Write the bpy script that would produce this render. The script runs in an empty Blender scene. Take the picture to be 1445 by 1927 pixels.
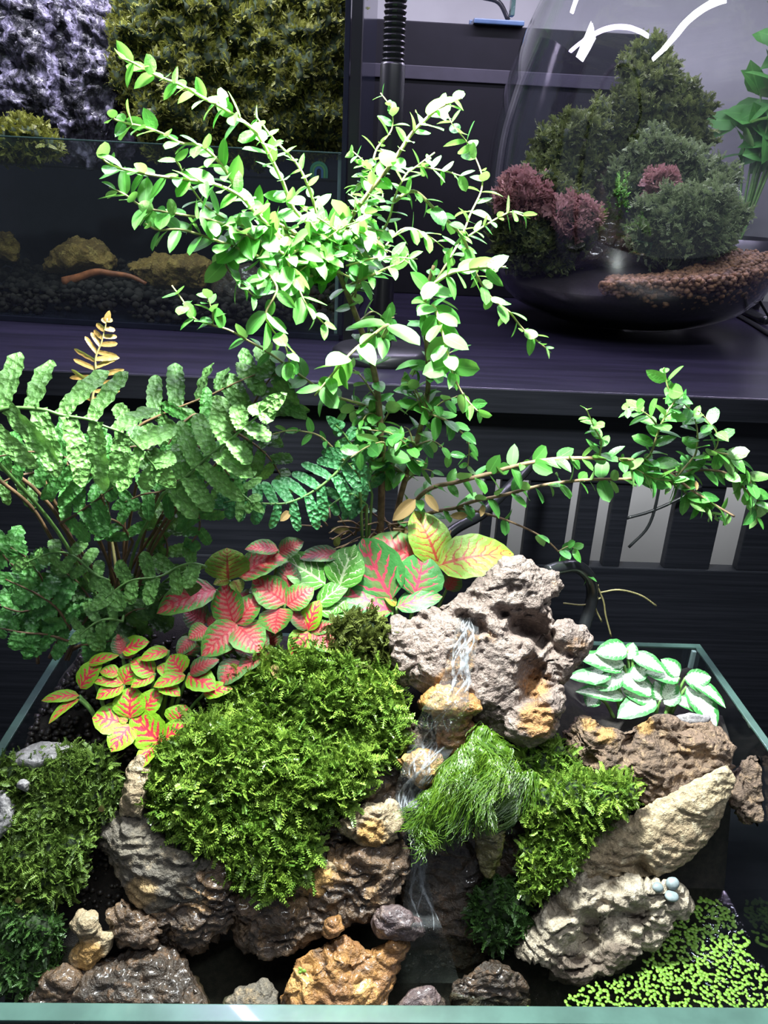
import bpy, bmesh, math, random
import numpy as np
from mathutils import Matrix, Vector
from mathutils.bvhtree import BVHTree

random.seed(7)
rng = np.random.default_rng(7)
SC = bpy.context.scene
COL = SC.collection
R0 = 0.24                       # height of the tank rim above the table top

# ------------------------------------------------------------------ camera
IW, IH, F = 1445.0, 1927.0, 1524.0
PITCH, YAW, ROLL = 0.3946, 0.0469, 0.0514
CAM = np.array([-0.0334, -0.2194, 0.3043 + R0])
_f = np.array([math.sin(YAW)*math.cos(PITCH), math.cos(YAW)*math.cos(PITCH), -math.sin(PITCH)])
_r = np.array([math.cos(YAW), -math.sin(YAW), 0.0])
_u = np.cross(_r, _f)
CR = math.cos(ROLL)*_r + math.sin(ROLL)*_u
CU = -math.sin(ROLL)*_r + math.cos(ROLL)*_u
cd = bpy.data.cameras.new('camera')
cd.sensor_fit = 'VERTICAL'; cd.sensor_height = 24.0; cd.lens = 24.0*F/IH
cd.clip_start = 0.01; cd.clip_end = 20
cam = bpy.data.objects.new('camera', cd); COL.objects.link(cam)
m = Matrix.Identity(4)
for i in range(3):
    m[i][0] = CR[i]; m[i][1] = CU[i]; m[i][2] = -_f[i]; m[i][3] = CAM[i]
cam.matrix_world = m
SC.camera = cam
cd.dof.use_dof = False

# ------------------------------------------------------------------ light
SC.view_settings.view_transform = 'Standard'; SC.view_settings.look = 'None'
SC.view_settings.gamma = 1.0; SC.view_settings.use_curve_mapping = False
SC.view_settings.exposure = 0.0
W = bpy.data.worlds.new('room'); SC.world = W; W.use_nodes = True
W.node_tree.nodes['Background'].inputs[0].default_value = (0.55, 0.62, 0.8, 1)
W.node_tree.nodes['Background'].inputs[1].default_value = 0.22

def light(name, kind, loc, target, power, color=(1, 1, 1), size=0.1, size_y=None, spot=None, blend=0.5):
    d = bpy.data.lights.new(name, kind); d.energy = power; d.color = color
    if kind == 'AREA':
        d.shape = 'RECTANGLE' if size_y else 'DISK'
        d.size = size
        if size_y: d.size_y = size_y
    else:
        d.shadow_soft_size = size
    if kind == 'SPOT':
        d.spot_size = spot; d.spot_blend = blend
    o = bpy.data.objects.new(name, d); COL.objects.link(o)
    o.location = loc
    o.rotation_euler = (Vector(target)-Vector(loc)).to_track_quat('-Z', 'Y').to_euler()
    return o
LAMP = (-0.02, 0.155, R0+0.465)
light('lamp_light', 'SPOT', LAMP, (-0.005, 0.15, R0), 60.0, (0.93, 1.0, 0.97), 0.03, spot=math.radians(118), blend=0.75)
light('ceiling_light', 'AREA', (0.25, -0.35, R0+1.5), (0.0, 0.2, R0), 18.0, (0.9, 0.96, 1.0), 1.3, 0.06)
light('aquarium_light', 'AREA', (-0.27, 0.66, R0+0.64), (-0.27, 0.8, R0+0.25), 5.0, (0.86, 0.84, 1.0), 0.45, 0.05)
light('shelf_light', 'AREA', (0.3, 0.86, R0+0.72), (0.3, 0.8, R0+0.2), 9.0, (0.78, 0.7, 1.0), 0.9, 0.015)
light('shelf_fill_light', 'AREA', (-0.2, 0.6, R0+0.78), (-0.25, 0.55, R0+0.14), 3.0, (0.66, 0.54, 1.0), 0.7, 0.015)  # added fill, not a known lamp: tints the left of the shelf purple

# ------------------------------------------------------------------ projection helpers
def ray(px, py):
    return _f + CR*((px-IW/2)/F) - CU*((py-IH/2)/F)
def P(px, py, y):
    d = ray(px, py); return CAM + d*((y-CAM[1])/d[1])
def PZ(px, py, z):              # z above the tank rim
    d = ray(px, py); return CAM + d*((z+R0-CAM[2])/d[2])
def proj(v):
    d = np.asarray(v)-CAM; z = d@_f
    return np.stack([IW/2+F*(d@CR)/z, IH/2-F*(d@CU)/z], -1)
def mpp(y):                     # metres per pixel at depth y
    return float(np.linalg.norm(P(722, 963, y)-CAM))/F

# ------------------------------------------------------------------ noise
def _hash(ix, iy, iz, s):
    h = (ix*374761393 + iy*668265263 + iz*2147483647 + s*974634777) & 0xffffffff
    h = ((h ^ (h >> 13))*1274126177) & 0xffffffff
    return ((h ^ (h >> 16)) & 0xffff)/32767.5-1.0
def vn(p, s=0):                 # value noise, -1..1
    p = np.asarray(p, float); i = np.floor(p).astype(np.int64); f = p-i
    f = f*f*f*(f*(f*6-15)+10)
    r = 0
    for a in (0, 1):
        for b in (0, 1):
            for c in (0, 1):
                w = (f[:, 0] if a else 1-f[:, 0])*(f[:, 1] if b else 1-f[:, 1])*(f[:, 2] if c else 1-f[:, 2])
                r = r + w*_hash(i[:, 0]+a, i[:, 1]+b, i[:, 2]+c, s)
    return r
def fbm(p, s=0, o=3):
    r = 0; a = 1.0
    for k in range(o):
        r = r + a*vn(p*(2.03**k), s+k*17); a *= 0.5
    return r

# ------------------------------------------------------------------ object helpers
def setp(o, label=None, cat=None, group=None, kind=None):
    if label: o['label'] = label
    if cat: o['category'] = cat
    if group: o['group'] = group
    if kind: o['kind'] = kind
    return o
def par(o, parent):
    if parent is not None:
        o.parent = parent
        o.matrix_parent_inverse = Matrix.Translation(-Vector(parent.get('_w', (0, 0, 0))))
    return o
def empty(name, loc, label=None, cat=None, group=None, kind=None):
    o = bpy.data.objects.new(name, None); COL.objects.link(o); o.empty_display_size = 0.01
    o.location = tuple(float(c) for c in loc); o['_w'] = [float(c) for c in loc]
    return setp(o, label, cat, group, kind)
def mesh(name, v, f, mat, smooth=True, uv=None, attrs=None):
    me = bpy.data.meshes.new(name)
    v = np.asarray(v, np.float32)
    if isinstance(f, np.ndarray):
        n, k = f.shape
        me.vertices.add(len(v)); me.vertices.foreach_set('co', v.ravel())
        me.loops.add(n*k); me.loops.foreach_set('vertex_index', f.astype(np.int32).ravel())
        me.polygons.add(n)
        me.polygons.foreach_set('loop_start', np.arange(n, dtype=np.int32)*k)
        me.update(calc_edges=True)
    else:
        me.from_pydata(v.tolist(), [], f)
    if smooth: me.polygons.foreach_set('use_smooth', np.ones(len(me.polygons), bool))
    if uv is not None:
        li = np.empty(len(me.loops), np.int32); me.loops.foreach_get('vertex_index', li)
        me.uv_layers.new(name='UVMap').data.foreach_set('uv', np.asarray(uv, np.float32)[li].ravel())
    for an, av in (attrs or {}).items():
        me.attributes.new(an, 'FLOAT', 'POINT').data.foreach_set('value', np.asarray(av, np.float32))
    for mm in (mat if isinstance(mat, (list, tuple)) else [mat]): me.materials.append(mm)
    me.update()
    return me
def mk(name, v, f, mat, parent=None, smooth=True, uv=None, attrs=None, **props):
    v = np.asarray(v, float)
    c = np.array([(v[:, 0].min()+v[:, 0].max())/2, (v[:, 1].min()+v[:, 1].max())/2, v[:, 2].min()])
    o = bpy.data.objects.new(name, mesh(name, v-c, f, mat, smooth, uv, attrs)); COL.objects.link(o)
    o.location = tuple(c); o['_w'] = [float(x) for x in c]
    par(o, parent)
    return setp(o, **props)
def inst(name, me, mat4, parent, **props):
    o = bpy.data.objects.new(name, me); COL.objects.link(o)
    o.matrix_basis = mat4; par(o, parent)
    return setp(o, **props)
def box(x0, x1, y0, y1, z0, z1):
    v = [(x, y, z) for z in (z0, z1) for y in (y0, y1) for x in (x0, x1)]
    f = [(0, 2, 3, 1), (4, 5, 7, 6), (0, 1, 5, 4), (2, 6, 7, 3), (0, 4, 6, 2), (1, 3, 7, 5)]
    return np.array(v, float), f
def bevbox(x0, x1, y0, y1, z0, z1, b=0.002, T=None):
    bm = bmesh.new(); v, f = box(x0, x1, y0, y1, z0, z1)
    vs = [bm.verts.new(p) for p in v]
    for q in f: bm.faces.new([vs[i] for i in q])
    bmesh.ops.recalc_face_normals(bm, faces=bm.faces[:])
    bmesh.ops.bevel(bm, geom=bm.edges[:], offset=b, segments=2, affect='EDGES', profile=0.6)
    V = np.array([p.co[:] for p in bm.verts]); bm.verts.index_update()
    Fc = [tuple(p.index for p in q.verts) for q in bm.faces]; bm.free()
    if T is not None: V = T(V)
    return V, Fc
def catmull(pts, n=6):
    p = np.asarray(pts, float)
    if len(p) < 3:
        t = np.linspace(0, 1, n*2)[:, None]; return p[0]*(1-t)+p[-1]*t
    q = np.vstack([2*p[0]-p[1], p, 2*p[-1]-p[-2]]); out = []
    for i in range(1, len(q)-2):
        for t in np.linspace(0, 1, n, endpoint=False):
            a, b, c, d = q[i-1:i+3]
            out.append(0.5*((2*b)+(c-a)*t+(2*a-5*b+4*c-d)*t*t+(-a+3*b-3*c+d)*t**3))
    out.append(p[-1]); return np.array(out)
def tube(path, r, k=6):
    p = np.asarray(path, float); n = len(p)
    r = np.broadcast_to(np.asarray(r, float), (n,))
    t = np.gradient(p, axis=0); t /= np.linalg.norm(t, axis=1)[:, None]+1e-12
    up = np.array([0.3, 0.2, 0.93]); V = []
    s = np.cross(t[0], up); s /= np.linalg.norm(s)+1e-9
    for i in range(n):
        s = s-t[i]*(s@t[i]); s /= np.linalg.norm(s)+1e-9; b = np.cross(t[i], s)
        for j in range(k):
            a = 2*math.pi*j/k; V.append(p[i]+r[i]*(math.cos(a)*s+math.sin(a)*b))
    Fc = [(i*k+j, i*k+(j+1) % k, (i+1)*k+(j+1) % k, (i+1)*k+j) for i in range(n-1) for j in range(k)]
    Fc += [tuple(range(k))[::-1], tuple((n-1)*k+j for j in range(k))]
    return np.array(V), Fc
def merge(parts):
    V = []; Fc = []; n = 0
    for v, f in parts:
        V.append(np.asarray(v, float)); Fc += [tuple(int(i)+n for i in q) for q in f]; n += len(v)
    return np.vstack(V), Fc
def lathe(prof, cx, cy, k=48):
    V = []; Fc = []
    for r, z in prof:
        for j in range(k):
            a = 2*math.pi*j/k; V.append((cx+r*math.cos(a), cy+r*math.sin(a), z))
    for i in range(len(prof)-1):
        for j in range(k): Fc.append((i*k+j, i*k+(j+1) % k, (i+1)*k+(j+1) % k, (i+1)*k+j))
    return np.array(V), Fc
def unit(v):
    v = np.asarray(v, float); return v/(np.linalg.norm(v, axis=-1, keepdims=True)+1e-12)

# ------------------------------------------------------------------ materials
class NT:
    def __init__(s, name):
        s.m = bpy.data.materials.new(name); s.m.use_nodes = True
        s.t = s.m.node_tree; s.b = s.t.nodes['Principled BSDF']; s.out = s.t.nodes['Material Output']
    def n(s, typ, ins=None, **kw):
        x = s.t.nodes.new(typ)
        for k, v in kw.items(): setattr(x, k, v)
        for k, v in (ins or {}).items(): s.set(x.inputs[k], v)
        return x
    def set(s, sock, v):
        if hasattr(v, 'outputs'): v = v.outputs[0]
        if isinstance(v, bpy.types.NodeSocket): s.t.links.new(v, sock)
        elif isinstance(v, (tuple, list)) and len(v) == 3 and sock.type == 'RGBA': sock.default_value = (*v, 1)
        else: sock.default_value = v
    def math(s, op, a, b=0.0, c=None):
        x = s.n('ShaderNodeMath', operation=op); s.set(x.inputs[0], a); s.set(x.inputs[1], b)
        if c is not None: s.set(x.inputs[2], c)
        return x.outputs[0]
    def mix(s, f, a, b, bt='MIX'):
        x = s.n('ShaderNodeMix', data_type='RGBA', blend_type=bt)
        s.set(x.inputs[0], f); s.set(x.inputs[6], a); s.set(x.inputs[7], b); return x.outputs[2]
    def ss(s, v, lo, hi):
        x = s.n('ShaderNodeMapRange', interpolation_type='SMOOTHSTEP')
        s.set(x.inputs[0], v); x.inputs[1].default_value = lo; x.inputs[2].default_value = hi
        return x.outputs[0]
    def noise(s, scale, detail=4, rough=0.55, vec=None, dist=0.0):
        x = s.n('ShaderNodeTexNoise'); x.inputs['Scale'].default_value = scale
        x.inputs['Detail'].default_value = detail; x.inputs['Roughness'].default_value = rough
        x.inputs['Distortion'].default_value = dist
        s.set(x.inputs['Vector'], vec if vec is not None else s.n('ShaderNodeTexCoord').outputs['Object'])
        return x.outputs[0]
    def bump(s, h, strength=0.5, dist=0.001):
        x = s.n('ShaderNodeBump'); x.inputs['Strength'].default_value = strength
        x.inputs['Distance'].default_value = dist; s.set(x.inputs['Height'], h); return x.outputs[0]
    def p(s, **kw):
        for k, v in kw.items():
            s.set(s.b.inputs[k.replace('_', ' ')], v)
        return s
def plain(name, col, rough=0.5, spec=0.5, var=0.15, scale=40, bump=0.0, metal=0.0, coat=0.0):
    t = NT(name); nz = t.noise(scale, 4)
    c = t.mix(t.ss(nz, 0.3, 0.7), tuple(x*(1-var) for x in col), tuple(min(1, x*(1+var)) for x in col))
    t.p(Base_Color=c, Roughness=rough, Metallic=metal); t.set(t.b.inputs['Specular IOR Level'], spec)
    t.set(t.b.inputs['Coat Weight'], coat)
    if bump: t.set(t.b.inputs['Normal'], t.bump(t.noise(scale*8, 5), bump, 0.001))
    return t.m
def rockmat(name, c1, c2, c3, stain=(0.42, 0.2, 0.06), rough=0.75, wet=0.0, bs=1.0):
    t = NT(name)
    a = t.noise(38, 5, 0.6); b = t.noise(130, 5, 0.65); g = t.noise(520, 4, 0.7)
    col = t.mix(t.ss(a, 0.38, 0.62), c1, c2)
    col = t.mix(t.ss(b, 0.5, 0.68), col, c3)
    at = t.n('ShaderNodeAttribute', attribute_name='stain').outputs['Fac']
    k = t.math('ADD', at, t.math('MULTIPLY', t.math('SUBTRACT', b, 0.5), 0.9))
    col = t.mix(t.ss(k, 0.3, 0.65), col, stain)
    col = t.mix(t.ss(g, 0.35, 0.75), t.mix(0.45, col, (0.01, 0.008, 0.006)), col)
    vor = t.n('ShaderNodeTexVoronoi', {'Scale': 420.0, 'Vector': t.n('ShaderNodeTexCoord').outputs['Object']})
    h = t.math('ADD', t.math('MULTIPLY', b, 1.2), t.math('ADD', t.math('MULTIPLY', g, 0.55), t.math('MULTIPLY', vor.outputs[0], 0.35)))
    t.p(Base_Color=col, Roughness=rough, Normal=t.bump(h, 0.8*bs, 0.0025))
    t.set(t.b.inputs['Coat Weight'], wet); t.set(t.b.inputs['Coat Roughness'], 0.12)
    return t.m
def leafmat(name, c1, c2, under=None, trans=0.25, rough=0.42, bumps=0.35, veins=True, coat=0.0):
    t = NT(name)
    ri = t.n('ShaderNodeNewGeometry').outputs['Random Per Island']
    col = t.mix(ri, c1, c2)
    uv = t.n('ShaderNodeSeparateXYZ', {0: t.n('ShaderNodeTexCoord').outputs['UV']})
    d = t.math('ABSOLUTE', t.math('SUBTRACT', uv.outputs[0], 0.5))
    if veins:
        mid = t.math('SUBTRACT', 1.0, t.ss(d, 0.0, 0.05))
        col = t.mix(t.math('MULTIPLY', mid, 0.5), col, tuple(min(1, x*1.8+0.03) for x in c2))
    if under:
        bf = t.n('ShaderNodeNewGeometry').outputs['Backfacing']; col = t.mix(bf, col, under)
    nz = t.noise(600, 3)
    if bumps > 0.7:
        vo = t.n('ShaderNodeTexVoronoi', {'Scale': 380.0, 'Vector': t.n('ShaderNodeTexCoord').outputs['Object']}); nz = t.math('ADD', nz, t.math('MULTIPLY', vo.outputs[0], 1.6))
        col = t.mix(t.math('MULTIPLY', t.ss(vo.outputs[0], 0.25, 0.7), 0.45), col, tuple(x*0.5 for x in c1))
    t.p(Base_Color=col, Roughness=rough, Normal=t.bump(nz, bumps, 0.001))
    t.set(t.b.inputs['Coat Weight'], coat); t.set(t.b.inputs['Coat Roughness'], 0.2)
    tr = t.n('ShaderNodeBsdfTranslucent', {0: t.mix(0.5, col, (0.2, 0.5, 0.06))})
    mx = t.n('ShaderNodeMixShader', {0: trans, 1: t.b, 2: tr}); t.set(t.out.inputs[0], mx)
    return t.m
def fittmat(name, edge, inner, vein, reach=0.75, fill=0.5, nv=6.0, vw=0.16, trans=0.15, speck=0.0, rough=0.45):
    """veined leaf: coloured field round the midrib, side veins running outward, green margin"""
    t = NT(name)
    tc = t.n('ShaderNodeTexCoord'); uvv = tc.outputs['UV']
    oi = t.n('ShaderNodeObjectInfo').outputs['Random']
    off = t.n('ShaderNodeVectorMath', {0: uvv, 1: t.n('ShaderNodeCombineXYZ', {0: t.math('MULTIPLY', oi, 37.0), 1: t.math('MULTIPLY', oi, 11.0), 2: 0.0})}, operation='ADD').outputs[0]
    nz = t.noise(5.0, 3, 0.6, off); nf = t.noise(14.0, 3, 0.6, off)
    uv = t.n('ShaderNodeSeparateXYZ', {0: uvv}); u, v = uv.outputs[0], uv.outputs[1]
    d = t.math('MULTIPLY', t.math('ABSOLUTE', t.math('SUBTRACT', u, 0.5)), 2.0)
    dn = t.math('ADD', d, t.math('MULTIPLY', t.math('SUBTRACT', nz, 0.5), 0.5))
    sidx = t.math('ADD', t.math('MULTIPLY', v, nv), t.math('ADD', t.math('MULTIPLY', d, -1.9), t.math('MULTIPLY', t.math('SUBTRACT', nz, 0.5), 1.3)))
    tri = t.math('ABSOLUTE', t.math('SUBTRACT', t.math('FRACT', sidx), 0.5))
    wv = t.math('MULTIPLY', t.math('SUBTRACT', 1.15, d), vw)
    sv = t.math('SUBTRACT', 1.0, t.ss(t.math('DIVIDE', tri, t.math('MAXIMUM', wv, 0.01)), 0.6, 1.15))
    inside = t.math('SUBTRACT', 1.0, t.ss(t.math('ADD', dn, t.math('MULTIPLY', v, 0.25)), reach, reach+0.16))
    sv = t.math('MULTIPLY', sv, inside)
    mid = t.math('SUBTRACT', 1.0, t.ss(t.math('DIVIDE', d, t.math('MAXIMUM', t.math('SUBTRACT', 1.1, v), 0.05)), 0.05, 0.12))
    vm = t.math('MAXIMUM', sv, mid)
    fieldm = t.math('SUBTRACT', 1.0, t.ss(t.math('ADD', dn, t.math('MULTIPLY', v, 0.3)), fill, fill+0.3))
    col = t.mix(t.math('MULTIPLY', nf, 0.5), edge, tuple(x*0.6 for x in edge))
    col = t.mix(fieldm, col, inner)
    col = t.mix(vm, col, vein)
    if speck: col = t.mix(t.math('MULTIPLY', t.ss(nf, 0.52, 0.6), speck), col, edge)
    h = t.math('ADD', t.math('MULTIPLY', tri, 0.8), nf)
    t.p(Base_Color=col, Roughness=rough, Normal=t.bump(h, 0.35, 0.0012))
    tr = t.n('ShaderNodeBsdfTranslucent', {0: col})
    t.set(t.out.inputs[0], t.n('ShaderNodeMixShader', {0: trans, 1: t.b, 2: tr}))
    return t.m
def glassmat(name, tint=(0.96, 0.99, 0.98), ior=1.45, rough=0.02, haze=0.0, hazecol=(0.5, 0.6, 0.6), bump=None):
    t = NT(name)
    lw = t.n('ShaderNodeLayerWeight', {0: 0.5}); r0 = ((ior-1)/(ior+1))**2
    fr = t.math('ADD', r0, t.math('MULTIPLY', 1-r0, t.math('POWER', lw.outputs['Facing'], 5.0))); g = t.n('ShaderNodeBsdfGlossy', {0: (1.0, 1.0, 1.0), 1: rough})
    if bump:
        nb = t.bump(t.noise(bump[0], 3, 0.5, dist=0.6), bump[1], bump[2]); t.set(g.inputs['Normal'], nb); t.set(lw.inputs['Normal'], nb)
    tr = t.n('ShaderNodeBsdfTransparent', {0: tint})
    body = tr
    if haze:
        df = t.n('ShaderNodeBsdfDiffuse', {0: hazecol}); body = t.n('ShaderNodeMixShader', {0: haze, 1: tr, 2: df})
    mx = t.n('ShaderNodeMixShader', {0: fr, 1: body, 2: g}); t.set(t.out.inputs[0], mx)
    return t.m

M = {}
M['black_wood'] = (lambda t: (t.p(Base_Color=t.mix(t.ss(t.noise(1.0, 5, 0.7, t.n('ShaderNodeMapping', {0: t.n('ShaderNodeTexCoord').outputs['Object'], 3: (6.0, 40.0, 300.0)})), 0.35, 0.7), (0.0025, 0.003, 0.005), (0.007, 0.0075, 0.011)), Roughness=0.5, Specular_IOR_Level=0.25), t.m)[1])(NT('black_wood'))
t = NT('wood_purple_sheen'); t.p(Base_Color=t.mix(t.ss(t.noise(1.0, 5, 0.7, t.n('ShaderNodeMapping', {0: t.n('ShaderNodeTexCoord').outputs['Object'], 3: (6.0, 60.0, 60.0)})), 0.35, 0.7), (0.010, 0.009, 0.018), (0.019, 0.016, 0.034)), Roughness=0.27)  # black wood with the purple light sheen of the top put into its colour
M['sheen_wood'] = t.m
M['black'] = plain('black_plastic', (0.012, 0.012, 0.014), 0.35)
M['rubber'] = plain('black_rubber', (0.01, 0.011, 0.012), 0.28)
M['dark_board'] = plain('dark_board', (0.004, 0.004, 0.006), 0.7, 0.2)
M['board_strip'] = plain('board_strip', (0.018, 0.016, 0.026), 0.6)
M['wall'] = plain('grey_paint', (0.3, 0.3, 0.3), 0.9, scale=12, var=0.06)
M['soil'] = plain('dark_soil', (0.012, 0.009, 0.007), 0.8, scale=300, var=0.6, bump=1.0)
M['granule'] = plain('soil_granules', (0.02, 0.016, 0.013), 0.45, scale=200, var=0.5)
M['gravel_dark'] = plain('dark_gravel', (0.016, 0.013, 0.011), 0.85, 0.2, scale=60, var=0.6)
M['gravel_tan'] = plain('tan_gravel', (0.16, 0.085, 0.035), 0.7, scale=130, var=0.6)
M['glass'] = glassmat('clear_glass', (0.94, 0.985, 0.97))
M['glass_edge'] = plain('green_glass_edge', (0.035, 0.07, 0.058), 0.2, var=0.2, coat=0.3)
M['vase_glass'] = glassmat('vase_glass', (0.975, 0.98, 0.99), 1.7, 0.015)
M['side_glass'] = plain('dark_side_glass', (0.012, 0.014, 0.024), 0.12)
M['silicone'] = plain('clear_silicone', (0.14, 0.2, 0.2), 0.3)
M['water'] = glassmat('pool_water', (0.72, 0.75, 0.68), 1.33, 0.02, bump=(60, 0.35, 0.004))
M['stream'] = glassmat('running_water', (0.95, 0.97, 0.97), 1.6, 0.08, haze=0.03, hazecol=(0.8, 0.85, 0.9), bump=(210, 1.0, 0.03))
M['white_water'] = glassmat('white_water', (0.97, 0.98, 0.99), 1.5, 0.1, haze=0.1, hazecol=(0.9, 0.93, 1.0), bump=(260, 1.0, 0.02))
M['aq_water'] = glassmat('aquarium_water', (0.5, 0.55, 0.5), 1.33, 0.03)
M['shrub_leaf'] = leafmat('shrub_leaf', (0.045, 0.2, 0.045), (0.09, 0.31, 0.045), (0.15, 0.3, 0.09), 0.3, 0.34)
M['shrub_stem'] = plain('shrub_bark', (0.2, 0.13, 0.07), 0.75, scale=200, var=0.35)
M['young_stem'] = plain('young_stem', (0.27, 0.24, 0.1), 0.6, scale=120, var=0.25)
M['dry_leaf'] = leafmat('dry_leaf', (0.28, 0.19, 0.06), (0.2, 0.12, 0.05), None, 0.2, 0.7)
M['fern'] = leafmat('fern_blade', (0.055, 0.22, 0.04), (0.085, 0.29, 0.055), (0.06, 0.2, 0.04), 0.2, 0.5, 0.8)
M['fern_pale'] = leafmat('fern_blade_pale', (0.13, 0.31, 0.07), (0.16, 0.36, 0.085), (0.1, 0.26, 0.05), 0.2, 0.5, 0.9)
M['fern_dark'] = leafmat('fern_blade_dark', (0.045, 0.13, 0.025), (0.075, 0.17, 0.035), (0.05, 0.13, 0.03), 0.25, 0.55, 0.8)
M['sword'] = leafmat('sword_leaflet', (0.04, 0.2, 0.07), (0.06, 0.25, 0.08), (0.04, 0.15, 0.05), 0.15, 0.4, 1.0)
M['fern_brown'] = leafmat('brown_frond', (0.3, 0.19, 0.05), (0.3, 0.15, 0.05), (0.25, 0.14, 0.05), 0.3, 0.5)
M['fern_stem'] = plain('fern_stem', (0.13, 0.075, 0.035), 0.6, scale=150, var=0.3)
M['green_stem'] = plain('green_stem', (0.12, 0.25, 0.06), 0.5, scale=150, var=0.2)
M['fit_lime'] = fittmat('lime_red_leaf', (0.24, 0.5, 0.02), (0.5, 0.36, 0.05), (0.72, 0.035, 0.07), 0.72, 0.18, 5.0, 0.3)
M['fit_pink'] = fittmat('pink_leaf', (0.13, 0.33, 0.05), (0.6, 0.2, 0.15), (0.66, 0.05, 0.07), 0.85, 0.5, 8.0, 0.26)
M['fit_dull'] = fittmat('dull_red_leaf', (0.08, 0.17, 0.05), (0.3, 0.07, 0.06), (0.36, 0.03, 0.04), 0.8, 0.45, 8.0, 0.2)
M['fit_big'] = fittmat('large_green_pink_leaf', (0.07, 0.3, 0.07), (0.17, 0.26, 0.08), (0.72, 0.08, 0.14), 0.78, 0.35, 5.0, 0.17)
M['fit_back'] = fittmat('yellow_green_red_vein_leaf', (0.2, 0.36, 0.03), (0.3, 0.36, 0.04), (0.36, 0.05, 0.02), 0.95, 0.5, 8.0, 0.13)
M['fit_white'] = fittmat('white_vein_leaf', (0.1, 0.34, 0.04), (0.13, 0.38, 0.05), (0.66, 0.78, 0.45), 0.95, 0.2, 5.5, 0.1)
M['fit_right'] = fittmat('white_green_edge_leaf', (0.05, 0.25, 0.06), (0.7, 0.8, 0.66), (0.78, 0.85, 0.74), 0.75, 0.55, 7.0, 0.2, speck=0.7)
M['pebble'] = plain('grey_pebble', (0.17, 0.21, 0.22), 0.6, scale=300, var=0.2, bump=0.1)
M['duck'] = leafmat('duckweed_leaf', (0.06, 0.17, 0.015), (0.2, 0.36, 0.05), (0.1, 0.3, 0.05), 0.2, 0.4, 0.2, veins=False)
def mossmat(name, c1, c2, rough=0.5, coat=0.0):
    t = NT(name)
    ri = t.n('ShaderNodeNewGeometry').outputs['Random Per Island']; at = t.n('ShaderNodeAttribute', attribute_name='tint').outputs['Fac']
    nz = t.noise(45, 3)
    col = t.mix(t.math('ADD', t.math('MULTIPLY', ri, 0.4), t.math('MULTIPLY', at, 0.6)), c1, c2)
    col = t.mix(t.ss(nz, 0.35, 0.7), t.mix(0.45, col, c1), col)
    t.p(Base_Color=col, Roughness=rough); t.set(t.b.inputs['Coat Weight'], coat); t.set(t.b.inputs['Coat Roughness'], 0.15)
    tr = t.n('ShaderNodeBsdfTranslucent', {0: col})
    t.set(t.out.inputs[0], t.n('ShaderNodeMixShader', {0: 0.25, 1: t.b, 2: tr}))
    return t.m
M['moss'] = mossmat('green_moss', (0.06, 0.15, 0.015), (0.33, 0.47, 0.07), 0.45, 0.2)
M['moss_olive'] = mossmat('olive_moss', (0.05, 0.07, 0.012), (0.2, 0.24, 0.05))
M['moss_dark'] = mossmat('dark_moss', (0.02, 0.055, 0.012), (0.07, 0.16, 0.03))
M['moss_left'] = mossmat('muted_green_moss', (0.05, 0.1, 0.015), (0.19, 0.29, 0.05))  # duller, darker green than the main moss
M['moss_wall'] = mossmat('yellow_green_moss', (0.07, 0.075, 0.012), (0.36, 0.4, 0.06))
M['moss_vase'] = mossmat('vase_moss', (0.07, 0.09, 0.025), (0.26, 0.34, 0.09))
M['moss_pale'] = mossmat('pale_vase_moss', (0.14, 0.19, 0.08), (0.36, 0.48, 0.2))
M['moss_pink'] = mossmat('pink_vase_plant', (0.3, 0.15, 0.13), (0.6, 0.36, 0.32))
M['algae'] = mossmat('wet_algae', (0.02, 0.075, 0.003), (0.14, 0.25, 0.012), 0.42, 0.2)
M['moss_base'] = plain('moss_underlayer', (0.015, 0.03, 0.008), 0.9, scale=200, var=0.5)
GREYP = ((0.2, 0.15, 0.13), (0.27, 0.2, 0.17), (0.36, 0.29, 0.25))
M['rk_peak'] = rockmat('porous_pinkish_rock', *GREYP, stain=(0.4, 0.2, 0.07), bs=1.3)
M['rk_brown'] = rockmat('brown_rock', (0.13, 0.085, 0.06), (0.2, 0.13, 0.085), (0.3, 0.2, 0.12), stain=(0.42, 0.24, 0.08), bs=1.3)
M['rk_tan'] = rockmat('tan_rock', (0.34, 0.25, 0.15), (0.42, 0.33, 0.2), (0.5, 0.42, 0.28), stain=(0.46, 0.26, 0.08))
M['rk_pale'] = rockmat('pale_rock', (0.34, 0.28, 0.21), (0.45, 0.38, 0.28), (0.52, 0.45, 0.35), stain=(0.16, 0.12, 0.09))
M['rk_orange'] = rockmat('wet_orange_rock', (0.25, 0.11, 0.035), (0.42, 0.2, 0.05), (0.1, 0.055, 0.03), stain=(0.6, 0.32, 0.1), rough=0.5, wet=0.8)
M['rk_dark'] = rockmat('wet_dark_rock', (0.03, 0.019, 0.012), (0.06, 0.036, 0.02), (0.11, 0.06, 0.03), stain=(0.22, 0.12, 0.05), rough=0.45, wet=0.7)
M['rk_bank'] = rockmat('wet_brown_bank_rock', (0.06, 0.036, 0.022), (0.13, 0.075, 0.04), (0.2, 0.12, 0.06), stain=(0.34, 0.2, 0.09), rough=0.45, wet=0.6)
M['rk_grey'] = rockmat('grey_slab_rock', (0.1, 0.085, 0.07), (0.16, 0.135, 0.1), (0.23, 0.18, 0.12), stain=(0.4, 0.27, 0.13), rough=0.65)
M['rk_purple'] = rockmat('purple_grey_rock', (0.1, 0.07, 0.075), (0.15, 0.1, 0.1), (0.2, 0.14, 0.12), stain=(0.3, 0.16, 0.08), rough=0.4, wet=0.6)
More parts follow.
